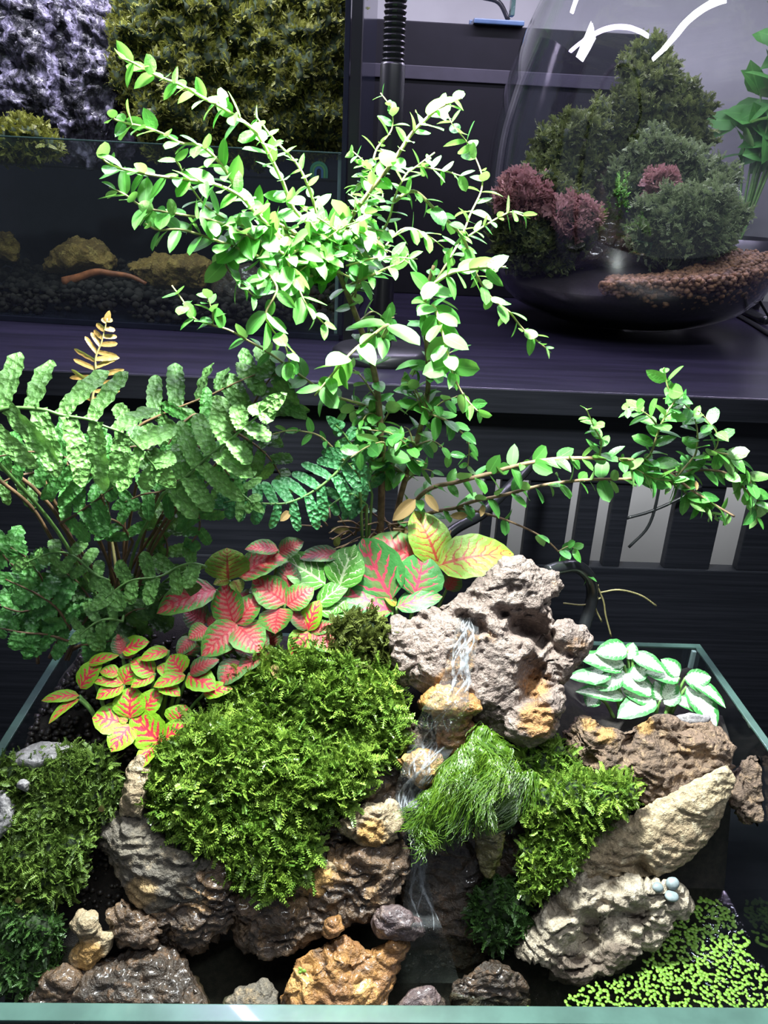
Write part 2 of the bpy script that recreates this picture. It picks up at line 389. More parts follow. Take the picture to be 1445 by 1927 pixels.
M['rk_stone'] = rockmat('light_grey_stone', (0.22, 0.21, 0.22), (0.28, 0.26, 0.27), (0.36, 0.34, 0.34), rough=0.6, bs=0.5)
def slate():
    t = NT('slate_rock'); mp = t.n('ShaderNodeMapping', {0: t.n('ShaderNodeTexCoord').outputs['Object'], 3: (42.0, 42.0, 15.0)})
    a = t.noise(1.0, 6, 0.7, mp, 0.6); b = t.noise(160, 4)
    col = t.mix(t.ss(a, 0.44, 0.66), (0.006, 0.006, 0.009), (0.3, 0.28, 0.4)); col = t.mix(t.ss(b, 0.4, 0.62), t.mix(0.6, col, (0.01, 0.01, 0.014)), col)
    t.p(Base_Color=col, Roughness=0.4, Normal=t.bump(t.math('ADD', a, t.math('MULTIPLY', b, 0.4)), 1.0, 0.006)); t.set(t.b.inputs['Coat Weight'], 0.3)
    return t.m
M['rk_wall'] = slate()
M['rk_under'] = rockmat('amber_underwater_rock', (0.2, 0.11, 0.02), (0.4, 0.24, 0.05), (0.5, 0.34, 0.09))
M['wood_orange'] = plain('orange_driftwood', (0.3, 0.09, 0.03), 0.6, scale=90, var=0.4)

# ================================================================== generators
def ring_hull(pts, y0, y1, bulge, thick, shrink=0.55, back=0.8):
    """outline in photo pixels -> 3-D points of a solid: outline between depth y0 (lowest point) and y1 (top), a front bulge and a back"""
    p = np.array(pts, float); lo, hi = p[:, 1].max(), p[:, 1].min()
    c = p.mean(0); out = []
    def dep(py): return y0+(y1-y0)*(lo-py)/max(1.0, lo-hi)
    for q in p: out.append(P(q[0], q[1], dep(q[1])))
    for q in p:
        s = c+(q-c)*shrink; w = P(s[0], s[1], dep(s[1])); d = unit(w-CAM); out.append(w-d*bulge)
        s = c+(q-c)*back; w = P(s[0], s[1], dep(s[1])); d = unit(w-CAM); d = unit(d+np.array([0, 0.4, -0.5])); out.append(w+d*thick)
    return np.array(out)
def remesh(hulls, voxel):
    bm = bmesh.new()
    for h in hulls:
        vs = [bm.verts.new(tuple(p)) for p in h]
        r = bmesh.ops.convex_hull(bm, input=vs)
        junk = [g for g in r['geom_interior'] if isinstance(g, bmesh.types.BMVert)] + [g for g in r['geom_unused'] if isinstance(g, bmesh.types.BMVert)]
        if junk: bmesh.ops.delete(bm, geom=list(set(junk)), context='VERTS')
    me = bpy.data.meshes.new('tmp'); bm.to_mesh(me); bm.free()
    o = bpy.data.objects.new('tmp', me); COL.objects.link(o)
    md = o.modifiers.new('r', 'REMESH'); md.mode = 'VOXEL'; md.voxel_size = voxel
    sm = o.modifiers.new('s', 'SMOOTH'); sm.factor = 0.5; sm.iterations = 2
    ev = o.evaluated_get(bpy.context.evaluated_depsgraph_get()); m2 = ev.to_mesh()
    v = np.empty(len(m2.vertices)*3, np.float32); m2.vertices.foreach_get('co', v)
    n = np.empty(len(m2.vertices)*3, np.float32); m2.vertices.foreach_get('normal', n)
    f = [tuple(p.vertices) for p in m2.polygons]
    ev.to_mesh_clear(); bpy.data.objects.remove(o); bpy.data.meshes.remove(me)
    f = np.array([q if len(q) == 4 else (*q, q[-1]) for q in f if len(q) in (3, 4)], int)
    return v.reshape(-1, 3).astype(float), n.reshape(-1, 3).astype(float), f
ROCKS = []; FAC = 0.45; CLIP = [None]
def clip(v):                     # keep loose material inside the panes
    if CLIP[0]:
        x, y0_, y1_ = CLIP[0]; v = v.copy(); v[:, 0] = np.clip(v[:, 0], -x, x); v[:, 1] = np.clip(v[:, 1], y0_, y1_); v[:, 2] = np.maximum(v[:, 2], 0.006)
    return v
def rock(name, hulls, mat, label, cat='rock', vox=0.0013, amp=0.0025, dents=(), stains=(), seed=0, ridge=1.0, parent=None, group=None, facet=1.0):
    v, n, f = remesh(hulls, vox)
    a = amp; rr_ = np.random.default_rng(seed+900)
    if facet > 0.3 and cat == 'rock':
        for k in range(16):
            dk = unit(rr_.normal(0, 1, 3)+np.array([0, -0.5, 0.35])); pj = v@dk; mx_, mn_ = pj.max(), pj.min()
            lim = mx_-(mx_-mn_)*rr_.uniform(0.04, 0.15)*FAC; over = np.maximum(0, pj-lim); v = v-dk*(over*0.92)[:, None]
    q = v*np.array([1, 1, 1.3])
    w = q+0.006*np.stack([vn(q*70, seed+1), vn(q*70, seed+2), vn(q*70, seed+3)], 1)
    d = a*0.9*fbm(w*45, seed, 2) - a*1.5*ridge*np.maximum(0, 0.4-np.abs(vn(w*60, seed+5))*3.2) + a*0.4*fbm(w*260, seed+9, 2) - a*0.8*np.maximum(0, vn(w*330, seed+11)-0.3)
    # broken strata: small terraces across a slanted direction
    tdir = unit(np.array([0.25, -0.3, 0.9])); h = (w@tdir)*140+0.8*vn(w*40, seed+21)
    d += a*0.55*facet*(np.abs((h % 1)-0.5)*2-0.5)
    v = v+n*d[:, None]
    pr = proj(v); toc = unit(CAM-v); fr = np.clip((n*toc).sum(1)*2, 0, 1)
    for (dx, dy, r, dep) in dents:
        ang_ = 0.9*(dx % 3)-1.2; ex, ey = pr[:, 0]-dx, pr[:, 1]-dy; e1 = ex*math.cos(ang_)+ey*math.sin(ang_); e2 = ey*math.cos(ang_)-ex*math.sin(ang_)
        k = np.clip(1-np.hypot(e1*0.8, e2*1.35)/(r*(1.05+0.55*fbm(v*110, seed+31, 2))), 0, 1); k = k*k*(3-2*k)*fr
        v = v-toc*(dep*k)[:, None]
    st = np.zeros(len(v))
    for (dx, dy, r, s) in stains:
        k = np.clip(1.4*(1-np.hypot(pr[:, 0]-dx, pr[:, 1]-dy)/r), 0, 1); st = np.maximum(st, k*s)
    v = clip(v)
    o = mk(name, v, f, M[mat], parent, attrs={'stain': st}, label=label, cat=cat, group=group)
    if parent is None: ROCKS.append((v, f))
    return o
def make_shoots(n, kinds=5, leaf=0.24, pairs=9, droop=0.25):
    out = []
    for k in range(kinds):
        r = np.random.default_rng(100+k+n); V = []; Fc = []
        cv = droop*(0.6+0.8*r.random()); sx = r.uniform(-0.25, 0.25)
        def sp(t): return np.array([sx*t*t, t*(1-0.15*t*t), -cv*t*t])
        for i in range(pairs):
            t = (i+0.6)/pairs; c = sp(t); L = leaf*(1.15-0.75*t)*(0.8+0.4*r.random())
            for s in (-1, 1):
                tip = c+np.array([s*L*0.85, L*0.6, r.uniform(-0.2, 0.25)*L]); md = (c+tip)/2
                w = np.array([-s*0.2*L, 0.32*L, 0.06*L]); b = len(V)
                V += [c, md-w, tip, md+w]; Fc += [(b, b+1, b+2, b+3)]
        b = len(V); w = 0.035
        for t in (0, 0.33, 0.66, 1.0):
            c = sp(t); V += [c-[w, 0, 0], c+[w, 0, 0]]
        Fc += [(b, b+1, b+3, b+2), (b+2, b+3, b+5, b+4), (b+4, b+5, b+7, b+6)]
        out.append((np.array(V), np.array(Fc)))
    return out
def moss(name, hulls, mat, label, n, size, kind='feather', vox=0.003, lump=0.004, seed=0, droop=0.3, up=0.3, parent=None, base='moss_base', cat='moss', front=-0.25, leaf=0.23, pairs=9):
    v, nn, f = remesh(hulls, vox); r = np.random.default_rng(seed)
    v = v+nn*(lump*fbm(v*90, seed, 2))[:, None]
    tri = v[f]; c = tri.mean(1); fn = np.cross(tri[:, 1]-tri[:, 0], tri[:, 2]-tri[:, 0])+np.cross(tri[:, 2]-tri[:, 0], tri[:, 3]-tri[:, 0]); ar = np.linalg.norm(fn, axis=1); fn = unit(fn)
    if (fn*nn[f[:, 0]]).sum() < 0: fn = -fn
    ok = (fn*unit(CAM-c)).sum(1) > front
    w = ar*ok; idx = r.choice(len(c), n, p=w/w.sum())
    wt = r.dirichlet((1, 1, 1, 1), n); pos = (tri[idx]*wt[:, :, None]).sum(1); nm = fn[idx]
    d = unit(nm*0.65+r.normal(0, 0.55, (n, 3))+np.array([0, -0.1, up])[None])
    s = size*(0.65+0.7*r.random(n)); side = unit(np.cross(d, nm+0.3*r.normal(0, 1, (n, 3)))); nz = np.cross(side, d)
    T = make_shoots(seed, 5, leaf, pairs, droop); VV = [v]; FF = [f]; tint = [np.zeros(len(v))]; off = len(v)
    ch = r.integers(0, 5, n); tn = r.random(n)
    for k in range(5):
        t, tf = T[k]; I = np.where(ch == k)[0]
        if not len(I): continue
        X = pos[I][:, None]+s[I][:, None, None]*(t[None, :, 0:1]*side[I][:, None]+t[None, :, 1:2]*d[I][:, None]+t[None, :, 2:3]*nz[I][:, None])
        VV.append(X.reshape(-1, 3)); m = len(t)
        FF.append((tf[None]+(np.arange(len(I))*m)[:, None, None]+off).reshape(-1, 4)); off += len(I)*m
        tint.append(np.repeat(tn[I], m))
    o = mk(name, clip(np.vstack(VV)), np.vstack(FF), [M[base], M[mat]], parent, smooth=False, attrs={'tint': np.concatenate(tint)}, label=label, cat=cat if parent is None else None, kind='stuff')
    mi = np.ones(sum(len(x) for x in FF), np.int32); mi[:len(f)] = 0
    o.data.polygons.foreach_set('material_index', mi)
    return o
def grains(name, pos, size, mat, parent=None, seed=0, **props):
    """loose grains: many small irregular stones in one mesh"""
    r = np.random.default_rng(seed)
    bm = bmesh.new(); bmesh.ops.create_icosphere(bm, subdivisions=1, radius=1.0)
    T = np.array([x.co[:] for x in bm.verts]); tf = np.array([[q.index for q in x.verts] for x in bm.faces]); bm.free()
    n = len(pos); s = size*(0.6+0.8*r.random((n, 1, 1)))
    X = pos[:, None]+s*(T[None]*(0.75+0.5*r.random((n, len(T), 1)))*np.array([1, 1, 0.8]))
    Fc = (tf[None]+(np.arange(n)*len(T))[:, None, None]).reshape(-1, 3)
    return mk(name, X.reshape(-1, 3), Fc, M[mat], parent, kind='stuff', **props)
def leaf_grid(L=1.0, width=0.5, ns=6, nc=4, fold=0.12, curl=0.15, shape='ovate', wave=0.0, tip=0.0):
    """leaf along +Y (0..L), width across X, with UV"""
    V = []; U = []
    for i in range(ns+1):
        t = i/ns
        if shape == 'ovate': w = math.sin(math.pi*min(1, max(0, t**0.8)))**0.62 if 0 < t < 1 else 0.02
        elif shape == 'round': w = math.sqrt(max(0, 1-(2*t-1)**2)) if 0 < t < 1 else 0.03
        elif shape == 'obov': w = math.sin(math.pi*t**1.25)**0.7 if 0 < t < 1 else 0.03
        else: w = (0.75+0.3*math.sin(math.pi*t))*(1 if t < 0.8 else math.sqrt(max(0.0, 1-((t-0.8)/0.205)**2))) if t > 0 else 0.8
        for j in range(nc+1):
            s = j/nc*2-1
            ww = width*0.5*w*(1+wave*math.sin(i*2.4+1)*(abs(s) > 0.9))
            V.append((s*ww, L*t, fold*abs(s)*width*0.5*w - curl*L*t*t + tip*t*(1-t) + wave*0.3*width*math.sin(t*17+s*2)*abs(s)))
            U.append(((s+1)/2, t))
    Fc = [(i*(nc+1)+j, i*(nc+1)+j+1, (i+1)*(nc+1)+j+1, (i+1)*(nc+1)+j) for i in range(ns) for j in range(nc)]
    return np.array(V), np.array(Fc), np.array(U)
def frame(pos, d, n, L, wscale=1.0):
    d = unit(d); n = np.asarray(n, float); x = unit(np.cross(d, n)); z = np.cross(x, d)
    M4 = Matrix.Identity(4)
    for i in range(3):
        M4[i][0] = x[i]*L*wscale; M4[i][1] = d[i]*L; M4[i][2] = z[i]*L; M4[i][3] = pos[i]
    return M4
def nparr(m4): return np.array([list(r) for r in m4])

# ================================================================== the room behind
def flat(name, x0, x1, y0, y1, z0, z1, mat, parent=None, b=0.0015, T=None, **props):
    v, f = bevbox(x0, x1, y0, y1, z0, z1, b, T); return mk(name, v, f, M[mat], parent, smooth=False, **props)
SZ = R0+0.142
flat('wall_back', -1.3, 1.6, 1.22, 1.26, -0.9, R0+0.9, 'wall', kind='structure')
flat('floor', -1.3, 1.6, -0.9, 1.26, -0.92, -0.9, 'dark_board', kind='structure')
tb = empty('display_table', (0, 0.12, -0.9), 'black table carrying the planted glass tank', 'table')
flat('table_top', -0.6, 0.75, -0.2, 0.44, -0.03, 0, 'black_wood', tb)
for x in (-0.57, 0.72):
    for y in (-0.17, 0.41): flat('leg', x-0.02, x+0.02, y-0.02, y+0.02, -0.9, -0.03, 'black_wood', tb)
cb = empty('cabinet', (0.1, 0.7, -0.9), 'black wooden cabinet with slatted front behind the planted tank', 'cabinet')
flat('shelf_top', -0.85, 1.0, 0.45, 1.12, SZ-0.021, SZ, 'sheen_wood', cb, 0.001)
flat('dark_front_strip', -0.85, 1.0, 0.4488, 0.45, SZ-0.021, SZ-0.0008, 'black_wood', cb, 0.0003)  # thin dark strip added so the shelf front reads unlit beside the purple top
zt = P(1100, 905, 0.47)[2]; zb = P(1100, 1062, 0.47)[2]
flat('front_rail', -0.84, 0.99, 0.465, 0.48, zt, SZ-0.021, 'black_wood', cb)
flat('lower_panel', -0.84, 0.99, 0.465, 0.48, -0.9, zb, 'black_wood', cb)
for a, b in ((-400, 745), (905, 924), (935, 957), (988, 1066), (1083, 1119), (1144, 1177), (1262, 1350), (1403, 2200)):
    x0 = P(a, 985, 0.47)[0]; x1 = P(b, 985, 0.47)[0]
    flat('slat', x0, x1, 0.467, 0.477, zb, zt, 'black_wood', cb, 0.0008)
for x in (-0.83, 0.98): flat('side_panel', x-0.01, x+0.01, 0.48, 1.11, -0.9, SZ-0.021, 'black_wood', cb)
flat('back_board', -0.1, 0.6, 0.60, 0.61, -0.9, SZ-0.03, 'wall', cb, 0.001, label='pale grey board seen between the slats')
light('slat_fill_light', 'AREA', (0.28, 0.5, SZ-0.03), (0.28, 0.6, SZ-0.16), 0.9, (0.95, 0.97, 1.0), 0.5, 0.02)  # added fill that brightens the board behind the slats; no real lamp there

# tall dark board with things on top
yb = 1.02
bd = empty('dark_partition', (P(830, 300, yb)[0], yb, SZ), 'tall black partition board standing behind the gooseneck lamp', 'board')
xa, xb = P(690, 200, yb)[0], P(1236, 200, yb)[0]; zt2 = P(830, 42, yb)[2]
flat('panel', xa, xb, yb, yb+0.02, SZ, zt2, 'dark_board', bd)
flat('strip', xa+0.002, xb-0.002, yb-0.003, yb, P(830, 152, yb)[2], P(830, 126, yb)[2], 'board_strip', bd, 0.0008)
tr = empty('tray', P(930, 38, yb), 'flat dark blue tray lying on top of the black partition', 'tray')
p0, p1 = P(890, 40, yb)[0], P(985, 40, yb)[0]
M['blue'] = plain('dark_blue_plastic', (0.05, 0.09, 0.16), 0.35)
flat('tray_base', p0, p1, yb-0.01, yb+0.05, zt2, zt2+0.006, 'blue', tr)
flat('tray_rim', p0, p1, yb+0.042, yb+0.05, zt2+0.006, zt2+0.012, 'blue', tr)
v, f = tube(catmull([(p0+0.05, yb+0.02, zt2+0.01), (p0+0.035, yb+0.02, zt2+0.03), (p0+0.01, yb+0.02, zt2+0.035)], 5), 0.003)
mk('handle', v, f, M['black'], tr)
flat('glass_strip', P(960, 20, yb)[0], P(968, 20, yb)[0], yb-0.005, yb+0.01, zt2+0.012, zt2+0.12, 'glass_edge', None, 0.0008, label='thin upright strip of glass above the black partition', cat='glass strip')

# gooseneck lamp
gx = P(738, 150, 0.55)[0]
lp = empty('gooseneck_lamp', (gx, 0.55, SZ), 'black gooseneck lamp with ribbed neck standing behind the shrub', 'lamp')
v, f = lathe([(0.0, SZ), (0.045, SZ), (0.045, SZ+0.008), (0.04, SZ+0.012), (0.0, SZ+0.012)], gx, 0.55, 32); mk('base', v, f, M['black'], lp)
zj = P(738, 118, 0.55)[2]
v, f = lathe([(0.0, SZ+0.012), (0.0105, SZ+0.012), (0.0105, zj-0.002), (0.0095, zj), (0, zj)], gx, 0.55, 20); mk('pole', v, f, M['black'], lp)
neck = catmull([(gx, 0.55, zj-0.004), (gx, 0.55, zj+0.06), (gx, 0.545, zj+0.12), (gx, 0.49, R0+0.6), (gx+0.01, 0.36, R0+0.66), (0.025, 0.22, R0+0.59), (LAMP[0], LAMP[1], R0+0.51)], 44)
rr = 0.0088+0.0009*np.sin(np.arange(len(neck))*2.1); v, f = tube(neck, rr, 14); mk('neck', v, f, M['black'], lp, smooth=False)
v, f = lathe([(0.0, R0+0.515), (0.018, R0+0.513), (0.03, R0+0.495), (0.055, R0+0.465), (0.053, R0+0.465), (0.028, R0+0.491), (0.0, R0+0.505)], LAMP[0], LAMP[1], 32)
mk('lamp_head', v, f, M['black'], lp)

# ------------------------------------------------------------------ rear aquarium
A = PZ(634, 641, 0.142); B_ = PZ(0, 603, 0.142); ux = unit(B_-A); uy = np.array([ux[1], -ux[0], 0]); uy = uy if uy[1] > 0 else -uy
def AQ(v):                       # local (left, back, up) -> world
    v = np.asarray(v, float); return A+v[:, 0:1]*ux+v[:, 1:2]*uy+v[:, 2:3]*np.array([0, 0, 1])
def aqd(px, py, back):           # point of the aquarium seen at a pixel, given distance behind its front pane
    d = ray(px, py); t = (((A-CAM)@uy)+back)/(d@uy); return CAM+d*t
HF = float(aqd(640, 290, 0)[2]-SZ); AW = 0.62
aq = empty('rear_aquarium', A+ux*0.3+uy*0.12, 'low fronted aquarium with mossy back standing left on the black shelf', 'aquarium')
aqw = aq['_w']
def aqb(name, a, b, c, d, e, f_, mat, bev=0.0006): 
    v, f = bevbox(a, b, c, d, e, f_, bev); return mk(name, AQ(v), f, M[mat], aq, smooth=False)
aqb('front_pane', 0.0, AW, 0.0, 0.005, 0.004, HF, 'glass')
aqb('front_rim', 0.0, AW, -0.0005, 0.0055, HF, HF+0.0015, 'glass_edge')
aqb('base_plate', -0.002, AW, -0.001, 0.31, 0.0, 0.006, 'side_glass')
aqb('side_pane', -0.005, 0.0, 0.0, 0.31, 0.006, 0.42, 'side_glass')
aqb('side_post', -0.016, -0.006, 0.0, 0.012, 0.0, 0.42, 'black')
aqb('back_pane', 0.0, AW, 0.305, 0.31, 0.006, 0.42, 'side_glass')
aqb('seam', 0.0, 0.004, 0.005, 0.009, 0.006, HF, 'silicone')
WL = float(aqd(300, 322, 0)[2]-SZ)
v, f = bevbox(0.001, AW, 0.006, 0.3, WL-0.002, WL, 0.0004); mk('aquarium_water', AQ(v), f, M['aq_water'], None, smooth=False, label='dim water filling the rear aquarium below its moss bank', cat='water')
gp = []
for i in range(2600):
    a, b = rng.uniform(0.004, 0.6), rng.uniform(0.008, 0.16)**1.0
    gp.append((a, b, 0.006+0.02*rng.random()+0.16*b+0.006*math.sin(a*30)))
grains('aquarium_gravel', AQ(np.array(gp)), 0.0042, 'gravel_dark', None, 3, label='dark gravel bed on the floor of the rear aquarium', cat='gravel')
def aqhull(pts, b0, bulge, thick):
    p = np.array(pts, float); c = p.mean(0); out = []
    for q in p:
        out.append(aqd(q[0], q[1], b0)); s = c+(q-c)*0.6; out.append(aqd(s[0], s[1], b0-bulge)); s = c+(q-c)*0.85; out.append(aqd(s[0], s[1], b0+thick))
    return np.array(out)
rock('amber_rock', [aqhull([(75, 510), (95, 470), (140, 448), (190, 455), (225, 490), (215, 515)], 0.10, 0.03, 0.04)], 'rk_under', 'rounded amber brown rock under water left of the twig', vox=0.003, amp=0.004, seed=51)
rock('amber_rock', [aqhull([(235, 500), (300, 480), (400, 488), (420, 520), (390, 555), (280, 545)], 0.09, 0.03, 0.05)], 'rk_under', 'broad golden rock under water behind the dangling shrub branch', vox=0.003, amp=0.005, seed=52)
rock('amber_rock', [aqhull([(-10, 490), (-10, 430), (15, 430), (40, 460), (35, 500)], 0.11, 0.02, 0.04)], 'rk_under', 'orange brown rock cut by the left edge of the photo', vox=0.003, amp=0.004, seed=53)
rock('dark_rock', [aqhull([(390, 560), (400, 510), (470, 500), (560, 540), (560, 580), (450, 580)], 0.07, 0.02, 0.04)], 'rk_dark', 'dark rock under water beside the golden rock', vox=0.003, amp=0.004, seed=54)
tw = catmull([aqd(x, y, 0.05) for x, y in ((120, 530), (150, 522), (180, 512), (210, 515), (245, 520), (275, 534))], 5)
v, f = tube(tw, np.linspace(0.0055, 0.002, len(tw)), 7); mk('driftwood_twig', v, f, M['wood_orange'], None, label='thin orange driftwood twig lying on aquarium gravel', cat='twig')
rock('slate_rock', [aqhull([(-20, 300), (-30, -60), (60, -80), (110, -60), (90, 120), (120, 300)], 0.17, 0.03, 0.08), aqhull([(90, 300), (100, 60), (120, -70), (215, -60), (205, 60), (262, 200), (250, 300)], 0.18, 0.03, 0.07)], 'rk_wall', 'tall wet slate grey rock face with purple sheen at back of aquarium', vox=0.0032, amp=0.011, seed=55, facet=0.5)
moss('moss_wall', [aqhull([(205, 60), (225, -60), (430, -90), (420, 60), (400, 270), (270, 290), (250, 200)], 0.13, 0.04, 0.05), aqhull([(380, -80), (660, -80), (655, 290), (390, 300)], 0.17, 0.05, 0.05)], 'moss_wall', 'yellow green moss covering the back wall of the aquarium', 19000, 0.0072, vox=0.005, lump=0.018, seed=61, leaf=0.24, pairs=6)
moss('moss_clump', [aqhull([(-30, 290), (-20, 232), (40, 222), (100, 250), (125, 290), (60, 305)], 0.05, 0.02, 0.05)], 'moss_wall', 'small bright moss cushion at the waterline of the rear aquarium', 900, 0.009, vox=0.004, lump=0.006, seed=62)
# flat printed sticker on the pane
st = empty('arch_sticker', aqd(600, 322, -0.001), 'small green and blue arch sticker on the aquarium glass', 'sticker')
for k, (r0, r1, c) in enumerate(((0.0066, 0.0088, (0.03, 0.13, 0.08)), (0.0045, 0.0064, (0.05, 0.17, 0.06)), (0.0022, 0.0043, (0.03, 0.08, 0.16)))):
    M['stk%d' % k] = plain('sticker_print_%s' % 'abc'[k], c, 0.4)
    V = []; Fc = []; ang = np.linspace(0, math.pi, 13); c0 = aqd(600, 322, -0.0008)
    prof = [(-1, -0.006)]+[(math.cos(math.pi-a), math.sin(a)) for a in ang]+[(1, -0.006)]
    for i, (cx, cy) in enumerate(prof):
        for r in (r0, r1):
            V.append(c0-ux*(cx*r)+np.array([0, 0, cy*r if cy > 0 or i not in (0, len(prof)-1) else cy]))
    V = np.array(V); nF = len(V); V = np.vstack([V, V-uy*0.0003])
    for i in range(len(prof)-1):
        a = i*2; Fc += [(a, a+1, a+3, a+2), (nF+a, nF+a+2, nF+a+3, nF+a+1), (a, a+2, nF+a+2, nF+a), (a+1, nF+a+1, nF+a+3, a+3)]
    mk('arch_band', V, Fc, M['stk%d' % k], st, smooth=False)

# ------------------------------------------------------------------ glass vase terrarium
VY = 0.80
vc = P(1166, 606, VY)
def vr(hw): return hw*mpp(VY)*1.0
vp = [(606, 100), (602, 132), (590, 165), (570, 192), (530, 222), (470, 240), (400, 249), (330, 251), (250, 247), (150, 231), (60, 210), (0, 193), (-80, 168), (-150, 148), (-190, 144)]
prof = [(vr(h), max(SZ+0.0005, P(1166, py, VY)[2])) for py, h in vp]
zz = np.array([q[1] for q in prof]); rs = np.array([q[0] for q in prof])
zi = np.linspace(zz[0], zz[-1], 40); ri = np.interp(zi, zz, rs)
for _ in range(2): ri[1:-1] = (ri[:-2]+2*ri[1:-1]+ri[2:])/4
vcx = float(vc[0])
vs = empty('glass_vase', (vcx, VY, SZ), 'large egg shaped clear glass vase holding a moss terrarium', 'vase')
outer = [(0.0, SZ+0.0005)]+list(zip(ri, zi)); inner = [(r-0.003, z) for r, z in list(zip(ri, zi))[::-1] if z > SZ+0.006]+[(0.0, SZ+0.007)]
v, f = lathe(outer+inner, vcx, VY, 72); mk('bowl', v, f, M['vase_glass'], vs)
def rin(z): return float(np.interp(z, zi, ri))-0.005
def soil_top(x, y): return SZ+0.052+0.10*(x-vcx)+0.09*(y-VY)+0.02
V = []; Fc = []; K = 48; lev = 8
for i in range(lev+1):
    for j in range(K):
        a = 2*math.pi*j/K; z = SZ+0.009
        for _ in range(6):
            r = rin(z)*min(1, 1.0); x, y = vcx+r*math.cos(a), VY+r*math.sin(a); z = SZ+0.009+(soil_top(x, y)-SZ-0.009)*i/lev
        V.append((x, y, z))
b = len(V); V += [(vcx, VY, SZ+0.009), (vcx, VY, soil_top(vcx, VY)+0.01)]
for i in range(lev):
    for j in range(K): Fc.append((i*K+j, i*K+(j+1) % K, (i+1)*K+(j+1) % K, (i+1)*K+j))
for j in range(K): Fc += [(b, (j+1) % K, j), (b+1, lev*K+j, lev*K+(j+1) % K)]
mk('terrarium_soil', np.array(V), Fc, M['soil'], None, label='dark soil layer in the bottom of the glass vase', cat='soil', kind='stuff')
gp = []
for i in range(2600):
    a = rng.uniform(-2.05, -0.1); dz = rng.uniform(-0.03, 0.004)*min(1, (a+2.3)*1.2)
    rr = rng.uniform(0.9, 1.0) if i % 3 else rng.uniform(0.6, 1.0)
    z0 = soil_top(vcx+0.14*math.cos(a), VY+0.14*math.sin(a)); z = z0+dz+0.012
    r = rin(z)*rr-0.001; gp.append((vcx+r*math.cos(a), VY+r*math.sin(a), z if rr > 0.9 else z0+0.014))
grains('terrarium_gravel', np.array(gp), 0.0032, 'gravel_tan', None, 4, label='tan gravel layer sloping across the front of the vase', cat='gravel')
def vh(pts, y0, bulge=0.02, thick=0.05): return ring_hull(pts, y0, y0+0.015, bulge, thick, 0.6, 0.8)
vm = dict(vox=0.005, lump=0.016, leaf=0.26, pairs=6)
moss('moss_mound', [vh([(1165, 190), (1190, 110), (1215, 82), (1268, 120), (1330, 195), (1345, 270), (1290, 330), (1190, 330), (1120, 270)], 0.84)], 'moss_vase', 'tallest dark green moss mound at the top of the vase terrarium', 4940, 0.0105, seed=71, **vm)
moss('moss_mound', [vh([(1012, 330), (1012, 250), (1075, 205), (1140, 190), (1140, 300), (1090, 380)], 0.80)], 'moss_vase', 'left shoulder of greyish moss below the vase peak', 2850, 0.0095, seed=72, **vm)
moss('moss_mound', [vh([(945, 500), (938, 400), (960, 340), (1040, 330), (1110, 370), (1120, 430), (1080, 500)], 0.75)], 'moss_vase', 'low olive moss mound at the left foot of the vase terrarium', 2850, 0.0095, seed=73, **vm)
moss('moss_mound', [vh([(1190, 440), (1205, 395), (1260, 372), (1350, 350), (1395, 380), (1400, 430), (1340, 470), (1230, 472)], 0.715)], 'moss_pale', 'pale feathery moss mound at the right front of the vase', 3420, 0.0105, seed=74, **vm)
moss('moss_mound', [vh([(1155, 350), (1175, 290), (1240, 255), (1310, 270), (1385, 330), (1350, 390), (1220, 390)], 0.785)], 'moss_pale', 'middle moss mound with gaps behind the pale feathery mound', 3420, 0.0095, seed=75, **vm)
moss('pink_plant', [vh([(945, 385), (955, 345), (990, 330), (1020, 345), (1025, 380), (985, 400)], 0.735, 0.012, 0.02)], 'moss_pink', 'dusty pink leafy plant in the vase beside its left wall', 320, 0.014, seed=76, vox=0.005, lump=0.005, leaf=0.6, pairs=3, cat='plant')
moss('pink_plant', [vh([(1035, 400), (1060, 375), (1105, 385), (1125, 410), (1080, 440)], 0.72, 0.012, 0.02)], 'moss_pink', 'brownish pink low plant right of the dusty pink one', 260, 0.013, seed=77, vox=0.005, lump=0.005, leaf=0.6, pairs=3, cat='plant')
moss('pink_plant', [vh([(1215, 345), (1230, 320), (1265, 325), (1275, 350), (1240, 360)], 0.74, 0.01, 0.02)], 'moss_pink', 'small faded pink plant in the middle of the vase mosses', 140, 0.012, seed=78, vox=0.005, lump=0.005, leaf=0.6, pairs=3, cat='plant')
rock('dark_wood', [vh([(1110, 480), (1120, 330), (1150, 290), (1175, 330), (1180, 480)], 0.79, 0.01, 0.03), vh([(1060, 500), (1110, 440), (1200, 440), (1260, 500)], 0.76, 0.01, 0.04)], 'rk_dark', 'dark stump of wood between the moss mounds in the vase', 'wood', vox=0.004, amp=0.004, seed=79)
# bush seen through and beside the vase, at the right edge
bsh = empty('potted_bush', (P(1440, 300, 1.05)[0], 1.05, SZ), 'bright leafy bush at the right edge behind the glass vase', 'bush')
Lv, Lf, Lu = leaf_grid(1, 0.6, 4, 2, 0.1, 0.2); lm = mesh('bush_leaf', Lv, Lf, M['shrub_leaf'], uv=Lu)
bx = P(1450, 150, 1.05)
for k in range(12):
    tip = bx+np.array([rng.uniform(-0.04, 0.1), rng.uniform(-0.04, 0.04), rng.uniform(-0.06, 0.12)])
    path = catmull([(bx[0], 1.05, SZ+0.08), (bx+tip)/2-np.array([0, 0, 0.04]), tip], 6); v, f = tube(path, np.linspace(0.002, 0.001, len(path)), 5)
    br = mk('stem', v, f, M['green_stem'], bsh)
    for q in range(11):
        c = path[int((0.35+0.65*q/10)*(len(path)-1))]; d = unit(rng.normal(0, 1, 3)+np.array([0, -0.3, 0.3]))
        inst('leaf', lm, frame(c, d, rng.normal(0, 0.4, 3)+np.array([0, -0.6, 0.8]), 0.05), br)
